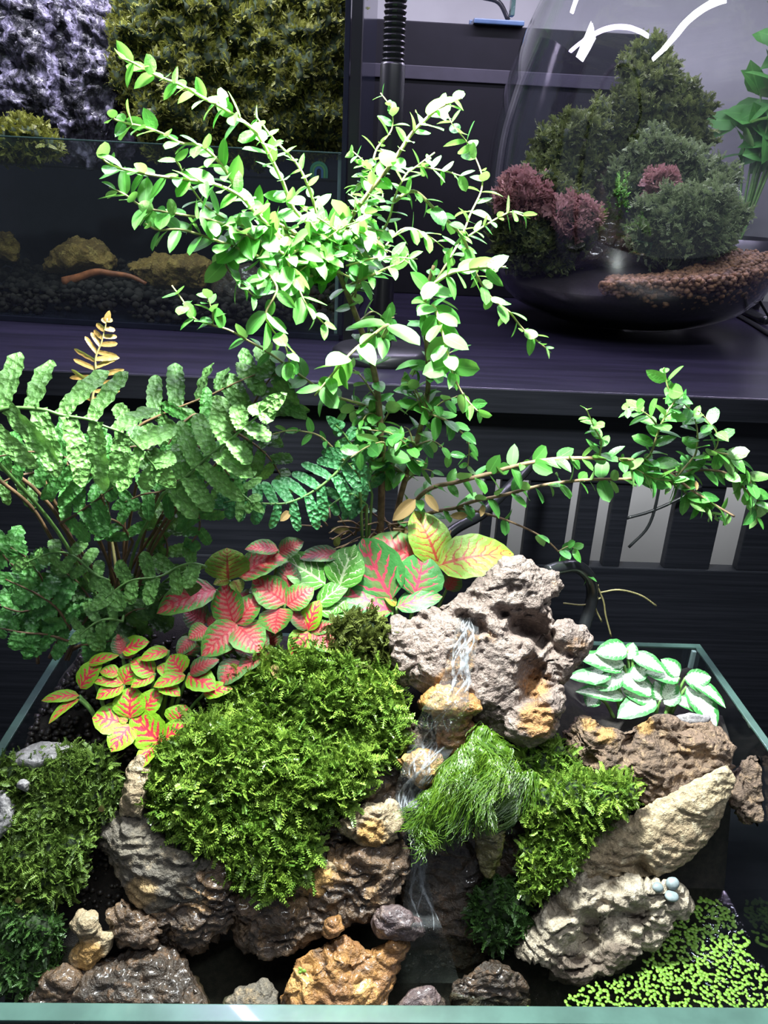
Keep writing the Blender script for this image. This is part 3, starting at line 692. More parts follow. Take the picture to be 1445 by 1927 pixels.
v, f = lathe([(0, SZ), (0.05, SZ), (0.07, SZ+0.1), (0.066, SZ+0.1), (0.06, SZ+0.09), (0, SZ+0.088)], bx[0], 1.05, 24); mk('pot', v, f, M['black'], bsh)
# cables by the vase
def cable(name, pts, r, label, z=None, cat='cable', y=None):
    path = catmull([(PZ(a, b, 0.142)+np.array([0, 0, r*1.05])) if y is None else P(a, b, y) for a, b in pts], 7)
    v, f = tube(path, r, 8); return mk(name, v, f, M['rubber'], None, label=label, cat=cat)
cable('power_cable', [(1300, 600), (1330, 585), (1370, 590), (1410, 610), (1460, 640), (1520, 660)], 0.0028, 'black cable curving on the shelf right of the vase')
cable('power_cable', [(1335, 572), (1350, 566), (1400, 580), (1440, 600), (1500, 615)], 0.0022, 'thinner black cable running behind the curved one')
pg = empty('power_connector', PZ(1420, 600, 0.142), 'black barrel connector lying on the shelf by the cables', 'connector')
a, b = PZ(1385, 588, 0.142), PZ(1440, 612, 0.142); up_ = np.array([0, 0, 0.006])
v, f = tube(catmull([a+up_, (a+b)/2+up_, b+up_], 4), 0.0055, 12); mk('sleeve', v, f, M['rubber'], pg)
v, f = tube([a+up_, a+up_+(a-b)*0.5], 0.003, 10); mk('strain_relief', v, f, M['rubber'], pg)
lead = catmull([P(1390, 490, 0.86), P(1415, 540, 0.8), P(1450, 600, 0.74)], 6); v, f = tube(lead, 0.0022, 8)
mk('hanging_cable', v, f, M['rubber'], None, label='thin black cable slanting down past the right side of the vase', cat='cable')

# ================================================================== the planted tank
TW, TD = 0.225, 0.281
tk = empty('glass_tank', (0, TD/2, 0.0), 'open rectangular glass tank with greenish rims holding the planted rockwork', 'tank')
g = 0.005
for nm, bx_ in (('front_pane', (-TW, TW, -0.0055, 0.0018)), ('back_pane', (-TW, TW, TD-g, TD)), ('left_pane', (-TW, -TW+g, g, TD-g)), ('right_pane', (TW-g, TW, g, TD-g))):
    pn = flat(nm, *bx_, 0.004, R0-0.0015, 'glass', tk, 0.0004)
    flat('rim', *bx_, R0-0.0015, R0, 'glass_edge', pn, 0.0004)
flat('bottom_pane', -TW, TW, -0.008, TD, 0, 0.004, 'glass', tk, 0.0004)
for sx in (-1, 1):
    for yy in (g, TD-g-0.003):
        flat('silicone_seam', *sorted((sx*(TW-g), sx*(TW-g-0.003))), yy, yy+0.003, 0.005, R0-0.002, 'silicone', tk, 0.0004)

CLIP[0] = (TW-g-0.0008, 0.0024, TD-g-0.0008)
WZ = R0-0.115                    # water level
# soil bed: mound rising to the back
gx_, gy_ = 60, 44
xs = np.linspace(-TW+g+0.001, TW-g-0.001, gx_); ys = np.linspace(g+0.001, TD-g-0.001, gy_)
def soil_z(x, y):
    t = np.clip((y-0.10)/0.12, 0, 1); t = t*t*(3-2*t)
    z = -0.145+0.155*t
    z = np.where(x > 0.08, z-0.03*np.clip((x-0.08)/0.05, 0, 1)*t - 0.06*np.clip((0.19-y)/0.03, 0, 1)*np.clip((x-0.1)/0.04, 0, 1), z)
    z = z+np.where(x < -0.05, 0.035*np.clip((-x-0.05)/0.08, 0, 1)*np.clip((y-0.09)/0.06, 0, 1), 0)
    dw = np.minimum(np.minimum(x+TW, TW-x), TD-y)-g
    return np.minimum(z, -0.014+1.3*np.maximum(dw, 0))+R0
XX, YY = np.meshgrid(xs, ys); ZZ = np.maximum(soil_z(XX, YY)+0.004*fbm(np.stack([XX.ravel()*60, YY.ravel()*60, 0*XX.ravel()], 1), 5, 3).reshape(XX.shape), 0.006)
V = np.stack([XX.ravel(), YY.ravel(), ZZ.ravel()], 1); nb = len(V); Vb = V.copy(); Vb[:, 2] = 0.0045
Fc = [(j*gx_+i, j*gx_+i+1, (j+1)*gx_+i+1, (j+1)*gx_+i) for j in range(gy_-1) for i in range(gx_-1)]
bord = [i for i in range(gx_)]+[j*gx_+gx_-1 for j in range(1, gy_)]+[(gy_-1)*gx_+i for i in range(gx_-2, -1, -1)]+[j*gx_ for j in range(gy_-2, 0, -1)]
for a, b in zip(bord, bord[1:]+bord[:1]): Fc.append((b, a, a+nb, b+nb))
Fc += [(j*gx_+i+nb, (j+1)*gx_+i+nb, (j+1)*gx_+i+1+nb, j*gx_+i+1+nb) for j in range(gy_-1) for i in range(gx_-1)]
mk('soil_bed', np.vstack([V, Vb]), Fc, M['soil'], None, label='dark wet soil mound filling the planted tank under the rocks', cat='soil', kind='stuff')
ROCKS.append((V, np.array(Fc[:(gy_-1)*(gx_-1)])))

def H(pts, y0, y1, bulge=0.012, thick=0.025, shrink=0.55, back=0.8): return ring_hull(pts, y0, y1, bulge, thick, shrink, back)
# --- the peak with the spring
rock('peak_rock', [
    H([(872, 1112), (925, 1062), (945, 1044), (985, 1041), (1008, 1062), (1030, 1105), (1040, 1165), (1000, 1205), (900, 1205)], 0.190, 0.206, 0.010, 0.03),
    H([(1000, 1066), (1050, 1077), (1064, 1105), (1030, 1140), (1012, 1130)], 0.203, 0.210, 0.003, 0.015),
    H([(795, 1152), (870, 1112), (1000, 1130), (1040, 1165), (1060, 1250), (1040, 1340), (960, 1388), (900, 1345), (800, 1310), (757, 1265), (765, 1175)], 0.166, 0.200, 0.014, 0.04, 0.62),
    H([(713, 1187), (745, 1161), (782, 1180), (800, 1262), (760, 1285), (733, 1250)], 0.180, 0.193, 0.008, 0.03),
    H([(1030, 1185), (1065, 1164), (1103, 1180), (1116, 1212), (1085, 1260), (1060, 1290), (1025, 1260)], 0.178, 0.192, 0.008, 0.03),
    H([(955, 1330), (1060, 1285), (1063, 1330), (1040, 1385), (1000, 1406), (950, 1382)], 0.156, 0.170, 0.008, 0.03)],
    'rk_peak', 'porous pinkish grey peak rock with a spring opening, highest in the tank', vox=0.0011, amp=0.0026, seed=1, facet=0.25,
    dents=[(884, 1172, 30, 0.02), (876, 1205, 30, 0.006), (866, 1240, 30, 0.006), (856, 1275, 30, 0.006), (846, 1305, 34, 0.005), (995, 1190, 58, 0.028), (945, 1160, 26, 0.008), (1005, 1275, 46, 0.018), (800, 1165, 34, 0.006), (1045, 1225, 30, 0.005), (960, 1110, 16, 0.004)],
    stains=[(1010, 1355, 60, 0.8), (878, 1205, 34, 0.9), (868, 1245, 38, 0.9), (850, 1290, 50, 1.0), (1085, 1215, 40, 0.5), (1010, 1290, 55, 0.6), (925, 1200, 30, 0.4), (1045, 1100, 26, 0.35)])
rock('ledge_rock', [H([(783, 1312), (830, 1290), (900, 1296), (905, 1330), (868, 1350), (815, 1340)], 0.150, 0.160, 0.006, 0.03), H([(820, 1335), (880, 1330), (905, 1400), (880, 1440), (820, 1420)], 0.153, 0.158, 0.006, 0.03)],
     'rk_orange', 'wet orange brown ledge below the spring of the peak rock', seed=2, stains=[(830, 1315, 60, 0.6)])
rock('splash_rock', [H([(748, 1428), (785, 1408), (835, 1418), (832, 1468), (797, 1484), (765, 1465)], 0.138, 0.148, 0.006, 0.03)], 'rk_orange', 'small bright orange rock splashed by the falling water', vox=0.001, seed=3, amp=0.002, stains=[(790, 1445, 60, 1.0)])
rock('cave_rock', [H([(745, 1340), (900, 1400), (1060, 1420), (1070, 1560), (1030, 1700), (975, 1830), (800, 1880), (750, 1700), (735, 1500)], 0.118, 0.172, 0.004, 0.03)], 'rk_dark', 'dark wet rock wall behind the falling water', seed=4, amp=0.004, vox=0.002)
rock('bank_rock', [H([(250, 1730), (300, 1640), (400, 1600), (470, 1650), (450, 1740), (380, 1790), (300, 1780)], 0.106, 0.126, 0.008, 0.03)], 'rk_bank', 'dark brown bank rock under the grey slab', seed=5, amp=0.004, facet=2.0, stains=[(370, 1690, 50, 0.7), (300, 1720, 30, 0.5)])
rock('bank_rock', [H([(430, 1720), (480, 1660), (590, 1640), (640, 1690), (600, 1760), (500, 1800), (440, 1780)], 0.102, 0.122, 0.006, 0.03)], 'rk_bank', 'dark brown bank rock below the middle of the moss carpet', seed=41, amp=0.0045, stains=[(560, 1690, 50, 0.5)], dents=[(520, 1760, 40, 0.008)])
rock('bank_rock', [H([(560, 1640), (650, 1590), (755, 1580), (775, 1650), (730, 1720), (640, 1740), (590, 1710)], 0.108, 0.130, 0.006, 0.03)], 'rk_bank', 'dark brown bank rock beside the foot of the waterfall', seed=42, amp=0.0045, stains=[(620, 1640, 50, 0.8), (700, 1690, 40, 0.5)], dents=[(680, 1640, 36, 0.007)])
rock('shelf_rock', [H([(300, 1620), (350, 1560), (480, 1520), (640, 1490), (770, 1430), (775, 1600), (700, 1660), (500, 1680), (380, 1680)], 0.130, 0.158, 0.006, 0.03)], 'rk_dark', 'long dark wet rock bank directly below the big moss carpet', seed=43, amp=0.0045, vox=0.0015)
rock('ochre_chip', [H([(600, 1762), (612, 1730), (640, 1722), (650, 1745), (625, 1768)], 0.096, 0.102, 0.004, 0.012)], 'rk_orange', 'small ochre chip above the glowing orange rock', seed=44, amp=0.0015)
rock('mud_stone', [H([(60, 1880), (80, 1840), (120, 1815), (160, 1830), (130, 1880)], 0.084, 0.094, 0.005, 0.015)], 'rk_bank', 'muddy brown stone at the left end of the glistening dark rock', seed=45, amp=0.003)
rock('mud_stone', [H([(190, 1720), (230, 1690), (300, 1740), (290, 1790), (220, 1780)], 0.100, 0.112, 0.004, 0.02)], 'rk_bank', 'muddy brown stone wedged between hooked rock and grey slab', seed=46, amp=0.003)
rock('brown_rock', [
    H([(1060, 1378), (1090, 1344), (1150, 1362), (1210, 1380), (1190, 1470), (1120, 1450), (1075, 1420)], 0.160, 0.182, 0.008, 0.03),
    H([(1170, 1385), (1215, 1352), (1250, 1345), (1330, 1352), (1370, 1378), (1393, 1440), (1388, 1500), (1330, 1560), (1210, 1510), (1150, 1450)], 0.150, 0.182, 0.010, 0.04)],
    'rk_brown', 'crumbly brown rock in front of the white leaved plant', seed=6, amp=0.0034, vox=0.0012,
    dents=[(1185, 1392, 36, 0.010), (1250, 1385, 44, 0.010), (1110, 1430, 26, 0.007), (1330, 1430, 30, 0.006), (1270, 1440, 36, 0.006)], stains=[(1215, 1365, 30, 0.8), (1140, 1385, 34, 0.7), (1110, 1360, 30, 0.6), (1290, 1410, 40, 0.35)])
rock('facet_rock', [H([(1165, 1590), (1195, 1525), (1290, 1482), (1378, 1432), (1385, 1470), (1350, 1555), (1290, 1630), (1215, 1655)], 0.128, 0.152, 0.006, 0.025, 0.5)], 'rk_tan', 'long sharp tan rock slanting up to the right glass', seed=7, amp=0.0016, vox=0.0012, stains=[(1230, 1610, 60, 0.0)], ridge=0.5)
rock('pale_rock', [
    H([(960, 1790), (1000, 1720), (1050, 1648), (1092, 1622), (1150, 1640), (1190, 1700), (1150, 1790), (1060, 1810)], 0.106, 0.136, 0.012, 0.035),
    H([(1120, 1650), (1190, 1650), (1262, 1684), (1303, 1668), (1312, 1692), (1268, 1725), (1232, 1782), (1150, 1790)], 0.110, 0.128, 0.008, 0.035),
    H([(1010, 1810), (1150, 1770), (1240, 1765), (1180, 1825), (1100, 1852), (1035, 1848)], 0.100, 0.110, 0.004, 0.03)],
    'rk_pale', 'large pale cream rock beside the duckweed', seed=8, amp=0.0042, vox=0.0012, ridge=1.3,
    dents=[(1110, 1745, 46, 0.016), (1195, 1720, 36, 0.011), (1055, 1710, 28, 0.01), (1090, 1805, 42, 0.012), (1160, 1670, 24, 0.008)], stains=[(1080, 1835, 70, 0.9), (1160, 1815, 70, 0.9), (1110, 1745, 40, 0.6), (1200, 1725, 34, 0.5)])  # stains over the dents paint in hollow shade; the lower ones are brown staining
rock('saddle_rock', [H([(1085, 1610), (1130, 1555), (1200, 1530), (1260, 1570), (1240, 1650), (1150, 1680), (1090, 1650)], 0.126, 0.142, 0.004, 0.03)], 'rk_tan', 'tan rock saddle between the pale rock and the slanting facet rock', seed=9, amp=0.003, dents=[(1210, 1630, 40, 0.01)])
rock('slab_rock', [H([(170, 1575), (205, 1530), (260, 1500), (330, 1560), (420, 1640), (400, 1690), (272, 1722), (238, 1655), (200, 1612)], 0.112, 0.140, 0.010, 0.03)], 'rk_grey', 'grey layered slab rock jutting out left under the moss', seed=10, amp=0.003, facet=1.3, stains=[(265, 1680, 50, 0.8), (230, 1600, 30, 0.3)])
rock('upright_rock', [H([(222, 1535), (246, 1430), (270, 1402), (290, 1450), (280, 1500), (264, 1548)], 0.126, 0.148, 0.006, 0.02)], 'rk_tan', 'narrow upright tan rock left of the big moss carpet', seed=11, amp=0.002)
rock('tan_rock', [H([(617, 1548), (690, 1504), (745, 1512), (756, 1560), (720, 1602), (660, 1580)], 0.124, 0.138, 0.008, 0.03)], 'rk_tan', 'bright ochre rock beside the falling water under the moss', seed=12, amp=0.003, stains=[(700, 1570, 50, 0.8)])
rock('small_tan_rock', [H([(535, 1665), (600, 1628), (635, 1615), (642, 1650), (600, 1705), (560, 1692)], 0.112, 0.124, 0.005, 0.02)], 'rk_tan', 'small wet brown rock peeking out below the moss fringe', seed=13, amp=0.0022, stains=[(600, 1660, 60, 0.9)])
rock('hooked_rock', [H([(123, 1745), (150, 1712), (178, 1722), (190, 1760), (150, 1775)], 0.098, 0.106, 0.006, 0.02), H([(150, 1765), (215, 1750), (207, 1792), (165, 1826), (122, 1812)], 0.094, 0.104, 0.006, 0.02)], 'rk_tan', 'small hooked tan rock at the lower left corner', seed=14, amp=0.0022, stains=[(165, 1800, 60, 0.7)])
rock('dark_rock', [H([(20, 1905), (60, 1850), (170, 1805), (280, 1772), (350, 1795), (405, 1850), (412, 1915), (200, 1930)], 0.076, 0.108, 0.008, 0.025)], 'rk_dark', 'broad dark glistening rock along the lower left front glass', seed=15, amp=0.003, stains=[(80, 1860, 60, 0.4)])
rock('amber_rock', [H([(520, 1875), (560, 1802), (635, 1760), (700, 1795), (740, 1860), (720, 1930), (530, 1930)], 0.076, 0.100, 0.010, 0.025), H([(690, 1800), (767, 1764), (752, 1815), (735, 1870), (700, 1860)], 0.090, 0.098, 0.003, 0.015)], 'rk_orange', 'glowing orange rock at the front glass below the waterfall', seed=16, amp=0.0035, vox=0.0011, stains=[(560, 1850, 45, 0.9), (690, 1870, 70, 0.5)])
rock('purple_stone', [H([(695, 1740), (712, 1708), (752, 1704), (792, 1730), (812, 1757), (760, 1772), (706, 1766)], 0.098, 0.106, 0.007, 0.02)], 'rk_purple', 'purplish grey stone at the foot of the waterfall', seed=17, amp=0.0018)
rock('olive_stone', [H([(418, 1890), (440, 1862), (500, 1840), (527, 1862), (524, 1925), (420, 1925)], 0.078, 0.094, 0.004, 0.02)], 'rk_grey', 'dull olive stone left of the glowing orange rock', seed=18, amp=0.002, stains=[(470, 1880, 50, 0.4)])
rock('wet_stone', [H([(735, 1895), (770, 1862), (810, 1855), (838, 1885), (830, 1925), (745, 1925)], 0.080, 0.092, 0.005, 0.02)], 'rk_purple', 'wet dark stone at the front glass where the water lands', seed=19, amp=0.0022)
rock('sunken_stone', [H([(850, 1850), (930, 1800), (990, 1830), (1010, 1900), (900, 1925), (845, 1905)], 0.086, 0.100, 0.004, 0.02)], 'rk_dark', 'half sunken dark stone between waterfall and pale rock', seed=20, amp=0.003)
rock('grey_stone', [H([(10, 1440), (30, 1415), (75, 1394), (140, 1402), (120, 1430), (60, 1448)], 0.138, 0.150, 0.005, 0.02)], 'rk_stone', 'flat light grey stone by the soil granules', seed=21, amp=0.0012, ridge=0.3)
rock('grey_stone', [H([(-15, 1590), (-15, 1490), (15, 1484), (32, 1510), (28, 1545)], 0.118, 0.130, 0.005, 0.02)], 'rk_stone', 'smooth grey stone cut by the left edge beside the moss', seed=22, amp=0.0012, ridge=0.3)
rock('grey_stone', [H([(26, 1482), (34, 1466), (50, 1461), (58, 1474), (50, 1492)], 0.125, 0.130, 0.003, 0.008)], 'rk_stone', 'smallest grey stone half buried in the left moss', seed=23, amp=0.0008, ridge=0.3)
rock('flat_stone', [H([(1265, 1348), (1300, 1340), (1340, 1346), (1335, 1362), (1280, 1366)], 0.184, 0.188, 0.004, 0.015)], 'rk_stone', 'flat bluish stone on top of the brown rock', seed=24, amp=0.0006, ridge=0.2)
rock('earth_clod', [H([(1388, 1440), (1410, 1418), (1460, 1425), (1480, 1560), (1400, 1555), (1380, 1500)], 0.150, 0.170, 0.004, 0.02)], 'rk_brown', 'crumbly brown earth clod against the right glass', 'soil', seed=25, amp=0.004)
# --- grey pebbles on the pale rock
RB_ = BVHTree.FromPolygons([tuple(x) for v, f in ROCKS for x in v], [tuple(int(i)+o_ for i in q) for (v, f), o_ in zip(ROCKS, np.cumsum([0]+[len(v) for v, f in ROCKS[:-1]])) for q in f])
for px, py, rx, ry, lb_ in ((1236, 1671, 13, 11, 'smallest grey pebble of three, left one on the pale rock'), (1263, 1664, 16, 15, 'round grey pebble of three, topmost on the pale rock'), (1262, 1687, 17, 10, 'flat grey pebble of three, lowest on the pale rock')):
    bm = bmesh.new(); bmesh.ops.create_icosphere(bm, subdivisions=3, radius=1.0)
    T = np.array([x.co[:] for x in bm.verts]); tf = np.array([[q.index for q in x.verts] for x in bm.faces]); bm.free()
    hp = [np.array(q[0]) for q in [RB_.ray_cast(Vector(CAM), Vector(unit(ray(px, py))))] if q[0]]; c = (hp[0] if hp else P(px, py, 0.108)); s = mpp(c[1]); c = c+np.array([0, -0.3, 0.5])*ry*s; T = T*(1+0.06*vn(T*1.7+px, 3))[:, None]
    mk('pebble', c+T*np.array([rx*s, 0.9*rx*s, ry*s]), tf, M['pebble'], None, label=lb_, cat='pebble', group='grey pebbles on the pale rock')
# --- soil granules
gx0 = rng.uniform(-TW+g+0.003, -0.07, 1500); gy0 = rng.uniform(0.13, 0.205, 1500)
gp = np.stack([gx0, gy0, soil_z(gx0, gy0)+rng.uniform(0.0005, 0.004, 1500)], 1)
grains('soil_granules', np.array(gp), 0.0020, 'granule', None, 8, label='black soil granules in the left corner of the tank', cat='soil')
# --- moss
moss('moss_carpet', [
    H([(440, 1275), (520, 1240), (640, 1232), (730, 1262), (757, 1340), (745, 1420), (640, 1450), (480, 1440), (400, 1360)], 0.150, 0.180, 0.006, 0.02),
    H([(270, 1475), (320, 1400), (400, 1355), (560, 1400), (700, 1420), (690, 1490), (600, 1540), (500, 1600), (400, 1600), (330, 1585), (300, 1520)], 0.128, 0.152, 0.008, 0.02),
    H([(400, 1560), (560, 1520), (590, 1590), (545, 1660), (520, 1690), (462, 1672)], 0.116, 0.130, 0.005, 0.015)],
    'moss', 'big bright green moss carpet left of the waterfall', 5200, 0.0112, lump=0.005, seed=31, droop=0.35)
moss('moss_tuft', [H([(590, 1250), (620, 1180), (700, 1160), (730, 1200), (740, 1260), (650, 1275)], 0.178, 0.192, 0.005, 0.02)], 'moss_olive', 'olive dried moss between the pink leaves and peak rock', 900, 0.008, seed=32)
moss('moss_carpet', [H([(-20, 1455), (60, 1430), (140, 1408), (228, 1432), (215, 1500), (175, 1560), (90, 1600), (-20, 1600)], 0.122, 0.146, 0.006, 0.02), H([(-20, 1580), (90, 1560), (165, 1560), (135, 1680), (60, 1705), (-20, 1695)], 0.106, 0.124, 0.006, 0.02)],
    'moss_left', 'muted green moss at the left edge of the tank', 2600, 0.0075, seed=33)
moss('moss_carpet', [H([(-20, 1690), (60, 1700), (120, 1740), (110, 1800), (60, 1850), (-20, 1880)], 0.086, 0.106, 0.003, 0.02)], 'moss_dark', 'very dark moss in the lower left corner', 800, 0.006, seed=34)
moss('moss_carpet', [H([(960, 1425), (1060, 1400), (1090, 1432), (1060, 1500), (980, 1520)], 0.150, 0.165, 0.005, 0.02), H([(980, 1500), (1050, 1475), (1110, 1470), (1195, 1462), (1185, 1500), (1110, 1560), (1080, 1610), (1000, 1600)], 0.130, 0.146, 0.006, 0.02)],
    'moss', 'bright moss right of the hanging algae', 1500, 0.0085, seed=35)
moss('moss_tuft', [H([(975, 1590), (1085, 1585), (1080, 1640), (1040, 1668), (990, 1690)], 0.120, 0.130, 0.005, 0.015)], 'moss', 'green moss tuft hanging above the pale rock', 650, 0.007, seed=36)
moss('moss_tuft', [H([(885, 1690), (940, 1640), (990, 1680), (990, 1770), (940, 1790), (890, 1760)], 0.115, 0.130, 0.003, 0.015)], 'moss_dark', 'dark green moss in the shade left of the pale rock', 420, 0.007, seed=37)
# --- hanging algae
def algae():
    r = np.random.default_rng(5)
    v, nn, f = remesh([H([(800, 1500), (860, 1420), (905, 1372), (955, 1400), (970, 1450), (950, 1510), (880, 1540), (820, 1540)], 0.128, 0.150, 0.010, 0.02),
                       H([(782, 1570), (795, 1500), (840, 1480), (830, 1550), (800, 1602)], 0.122, 0.134, 0.004, 0.012), H([(940, 1420), (1010, 1450), (1000, 1520), (950, 1540)], 0.136, 0.146, 0.004, 0.012)], 0.0022)
    v = v+nn*(0.004*fbm(v*np.array([140, 140, 50]), 3, 2))[:, None]
    bv = BVHTree.FromPolygons([tuple(x) for x in v], [tuple(x) for x in f])
    VV = [v]; FF = [f]; tint = [np.full(len(v), 0.25)]; off = len(v)
    for k in range(4200):
        i = r.integers(len(v))
        if (nn[i]@unit(CAM-v[i])) < -0.1: continue
        p = v[i]+nn[i]*0.0008; pts = [p.copy()]; sw = 1.5*np.array([vn(p[None]*90, 1)[0], 0.4*vn(p[None]*90, 2)[0], 0.7*vn(p[None]*90, 3)[0]]); L = int(r.integers(6, 14))
        for s in range(L):
            d = unit(np.array([-0.35, -0.35, -0.7])+sw+0.3*r.normal(0, 1, 3)); p = p+d*0.0014
            h = bv.find_nearest(Vector(p)); n_ = np.array(h[1]); q = np.array(h[0])
            if (p-q)@n_ < 0.0006: p = q+n_*r.uniform(0.0006, 0.0016)
            pts.append(p.copy())
        pts = np.array(pts); t = unit(np.gradient(pts, axis=0)); sd = unit(np.cross(t, CAM-pts)); w = 0.00022*(1-0.6*np.linspace(0, 1, len(pts)))[:, None]
        X = np.empty((len(pts)*2, 3)); X[0::2] = pts-sd*w; X[1::2] = pts+sd*w
        q = np.arange(len(pts)-1)*2+off
        VV.append(X); FF.append(np.stack([q, q+1, q+3, q+2], 1)); tint.append(np.full(len(X), r.random())); off += len(X)
    mk('hanging_algae', np.vstack(VV), np.vstack(FF), M['algae'], None, attrs={'tint': np.concatenate(tint)}, label='glossy green hair algae draped over rocks beside the waterfall', cat='algae', kind='stuff')
    ROCKS.append((v, f))
algae()
M['rk_root'] = rockmat('brown_algae_root', (0.1, 0.09, 0.02), (0.17, 0.14, 0.04), (0.07, 0.05, 0.02), rough=0.35, wet=0.8)
rock('algae_root', [H([(885, 1530), (930, 1520), (955, 1560), (945, 1630), (915, 1655), (895, 1610)], 0.126, 0.134, 0.004, 0.012)], 'rk_root', 'brown slimy root hanging below the green algae', 'root', seed=40, amp=0.0025)

# --- water
def bvh_all():
    V = []; Fc = []; n = 0
    for v, f in ROCKS:
        V.append(v); Fc += [tuple(int(i)+n for i in q) for q in f]; n += len(v)
    return BVHTree.FromPolygons([tuple(x) for x in np.vstack(V)], Fc)
BV = bvh_all()
def hit(px, py):
    d = unit(ray(px, py)); h = BV.ray_cast(Vector(CAM), Vector(d)); return (np.array(h[0]), h[3]) if h[0] else (None, None)
def stream(name, line, label, lift=0.0022, thick=0.0018, cols=9, strands=14):
    c = catmull([(a, b) for a, b, w in line], 12); ww = np.interp(np.linspace(0, 1, len(c)), np.linspace(0, 1, len(line)), [w for _, _, w in line])
    n = len(c); D = np.full((n, cols), np.nan)
    for i in range(n):
        for j in range(cols):
            p, dd = hit(c[i, 0]+ww[i]*(j/(cols-1)-0.5), c[i, 1])
            if p is not None: D[i, j] = dd
    med = np.nanmedian(D, axis=1); med = np.minimum(med, np.nanmedian(med)*1.3)
    for _ in range(10): med[1:-1] = np.minimum(med[1:-1], (med[:-2]+2*med[1:-1]+med[2:])/4)
    D = np.where(np.isnan(D), med[:, None], np.clip(D, med[:, None]-0.008, med[:, None]+0.002))
    for _ in range(4):
        D[1:-1] = (D[:-2]+2*D[1:-1]+D[2:])/4; D[:, 1:-1] = (D[:, :-2]+2*D[:, 1:-1]+D[:, 2:])/4
    V = []; r = np.random.default_rng(9)
    for side in (0, 1):
        for i in range(n):
            for j in range(cols):
                s = j/(cols-1)*2-1; px, py = c[i, 0]+ww[i]*0.5*s, c[i, 1]
                rip = 0.0012*math.sin(i*0.9+j*2.1)+0.0009*math.sin(i*0.37-j*1.3)
                t = D[i, j]-(lift+thick*(1-s*s)+rip*(1-s*s) if side == 0 else lift*0.3)
                V.append(CAM+unit(ray(px, py))*t)
    Fc = [(i*cols+j, (i+1)*cols+j, (i+1)*cols+j+1, i*cols+j+1) for i in range(n-1) for j in range(cols-1)]
    rt_ = empty(name, V[(n-1)*cols+cols//2], label, 'water')
    mk('water_sheet', np.array(V[:n*cols]), Fc, M['stream'], rt_)
    for k in range(strands):
        a = int(r.integers(0, max(1, n//2))); b = int(min(n-1, a+r.integers(n//4, n//1.5))); ph = r.uniform(0, 6); j0 = r.uniform(1.2, cols-2.2); pth = []
        for i in range(a, b+1):
            jj = np.clip(j0+1.1*math.sin(i*0.22+ph), 0, cols-1.001); q = int(jj); fq = jj-q
            p = V[i*cols+q]*(1-fq)+V[i*cols+q+1]*fq; pth.append(p+unit(CAM-p)*0.0006)
        if len(pth) < 4: continue
        pth = np.array(pth); m_ = len(pth); rad = 0.0009*r.uniform(0.4, 1.4)*np.sin(np.linspace(0.15, 3.0, m_))*(1+0.35*np.sin(np.arange(m_)*1.1+ph))
        sv, sf = tube(pth, rad, 6); mk('water_strand', sv, sf, M['white_water'], rt_)
    return rt_
stream('spring_water', [(882, 1162, 34), (878, 1190, 46), (872, 1225, 48), (862, 1265, 50), (850, 1300, 64), (838, 1335, 90)], 'clear spring water running down the groove of the peak rock')
stream('waterfall', [(835, 1335, 80), (822, 1370, 84), (810, 1410, 86), (790, 1450, 70), (772, 1490, 56), (774, 1540, 44), (782, 1600, 38), (786, 1660, 44), (788, 1710, 60), (800, 1780, 90), (805, 1850, 120)], 'thin waterfall dropping from the ledge to the pool')
wv, wf = [], []
nx, ny = 120, 60
for j in range(ny+1):
    for i in range(nx+1):
        x = -TW+g+0.0005+(2*TW-2*g-0.001)*i/nx; y = g+0.0005+0.2*j/ny
        wv.append((x, y, WZ+0.0007*math.sin(40*math.hypot(x-0.02, y-0.1)*3)*math.exp(-14*math.hypot(x-0.02, y-0.1))))
for j in range(ny):
    for i in range(nx): a = j*(nx+1)+i; wf.append((a, a+1, a+nx+2, a+nx+1))
mk('pool_water', np.array(wv), np.array(wf), M['water'], None, label='shallow pool water at the front of the tank', cat='water')

# --- duckweed
def duck_mesh(k):
    r = random.Random(k); V = []; Fc = []
    for a in range(3 if k % 2 else 2):
        ang = a*2.2+r.uniform(-0.4, 0.4); b = len(V); L = r.uniform(0.75, 1.1)
        c = np.array([math.cos(ang), math.sin(ang), 0])*L*0.52; s = np.array([-math.sin(ang), math.cos(ang), 0])
        V.append(c+np.array([0, 0, 0.05]))
        for i in range(8):
            t = 2*math.pi*i/8; V.append(c+np.array([math.cos(ang), math.sin(ang), 0])*math.cos(t)*0.55*L+s*math.sin(t)*0.4*L+np.array([0, 0, 0.1*r.random()]))
        Fc += [(b, b+1+i, b+1+(i+1) % 8) for i in range(8)]
        for i in range(8): V.append(V[b+1+i]*np.array([1, 1, 0])-np.array([0, 0, 0.03]))
        Fc += [(b+1+i, b+9+i, b+9+(i+1) % 8, b+1+(i+1) % 8) for i in range(8)]
    return np.array(V), Fc
DK = [duck_mesh(k) for k in range(6)]; DM = [mesh('duckweed', v, f, M['duck']) for v, f in DK]
poly = [(1352, 1700), (1448, 1790), (1460, 1950), (1040, 1950), (1068, 1880), (1110, 1858), (1200, 1830), (1262, 1745), (1320, 1690)]
def inpoly(x, y, pl):
    c = False; j = len(pl)-1
    for i in range(len(pl)):
        if (pl[i][1] > y) != (pl[j][1] > y) and x < (pl[j][0]-pl[i][0])*(y-pl[i][1])/(pl[j][1]-pl[i][1])+pl[i][0]: c = not c
        j = i
    return c
pts = []
for _ in range(16000):
    x, y = rng.uniform(1030, 1460), rng.uniform(1690, 1950)
    if not inpoly(x, y, poly): continue
    if all((x-a)**2+(y-b)**2 > 9.8**2 for a, b in pts): pts.append((x, y))
pts.sort(key=lambda q: -q[1])
vis = [q for q in pts if q[1] < 1893 and hit(*q)[0] is not None or q[1] < 1893]
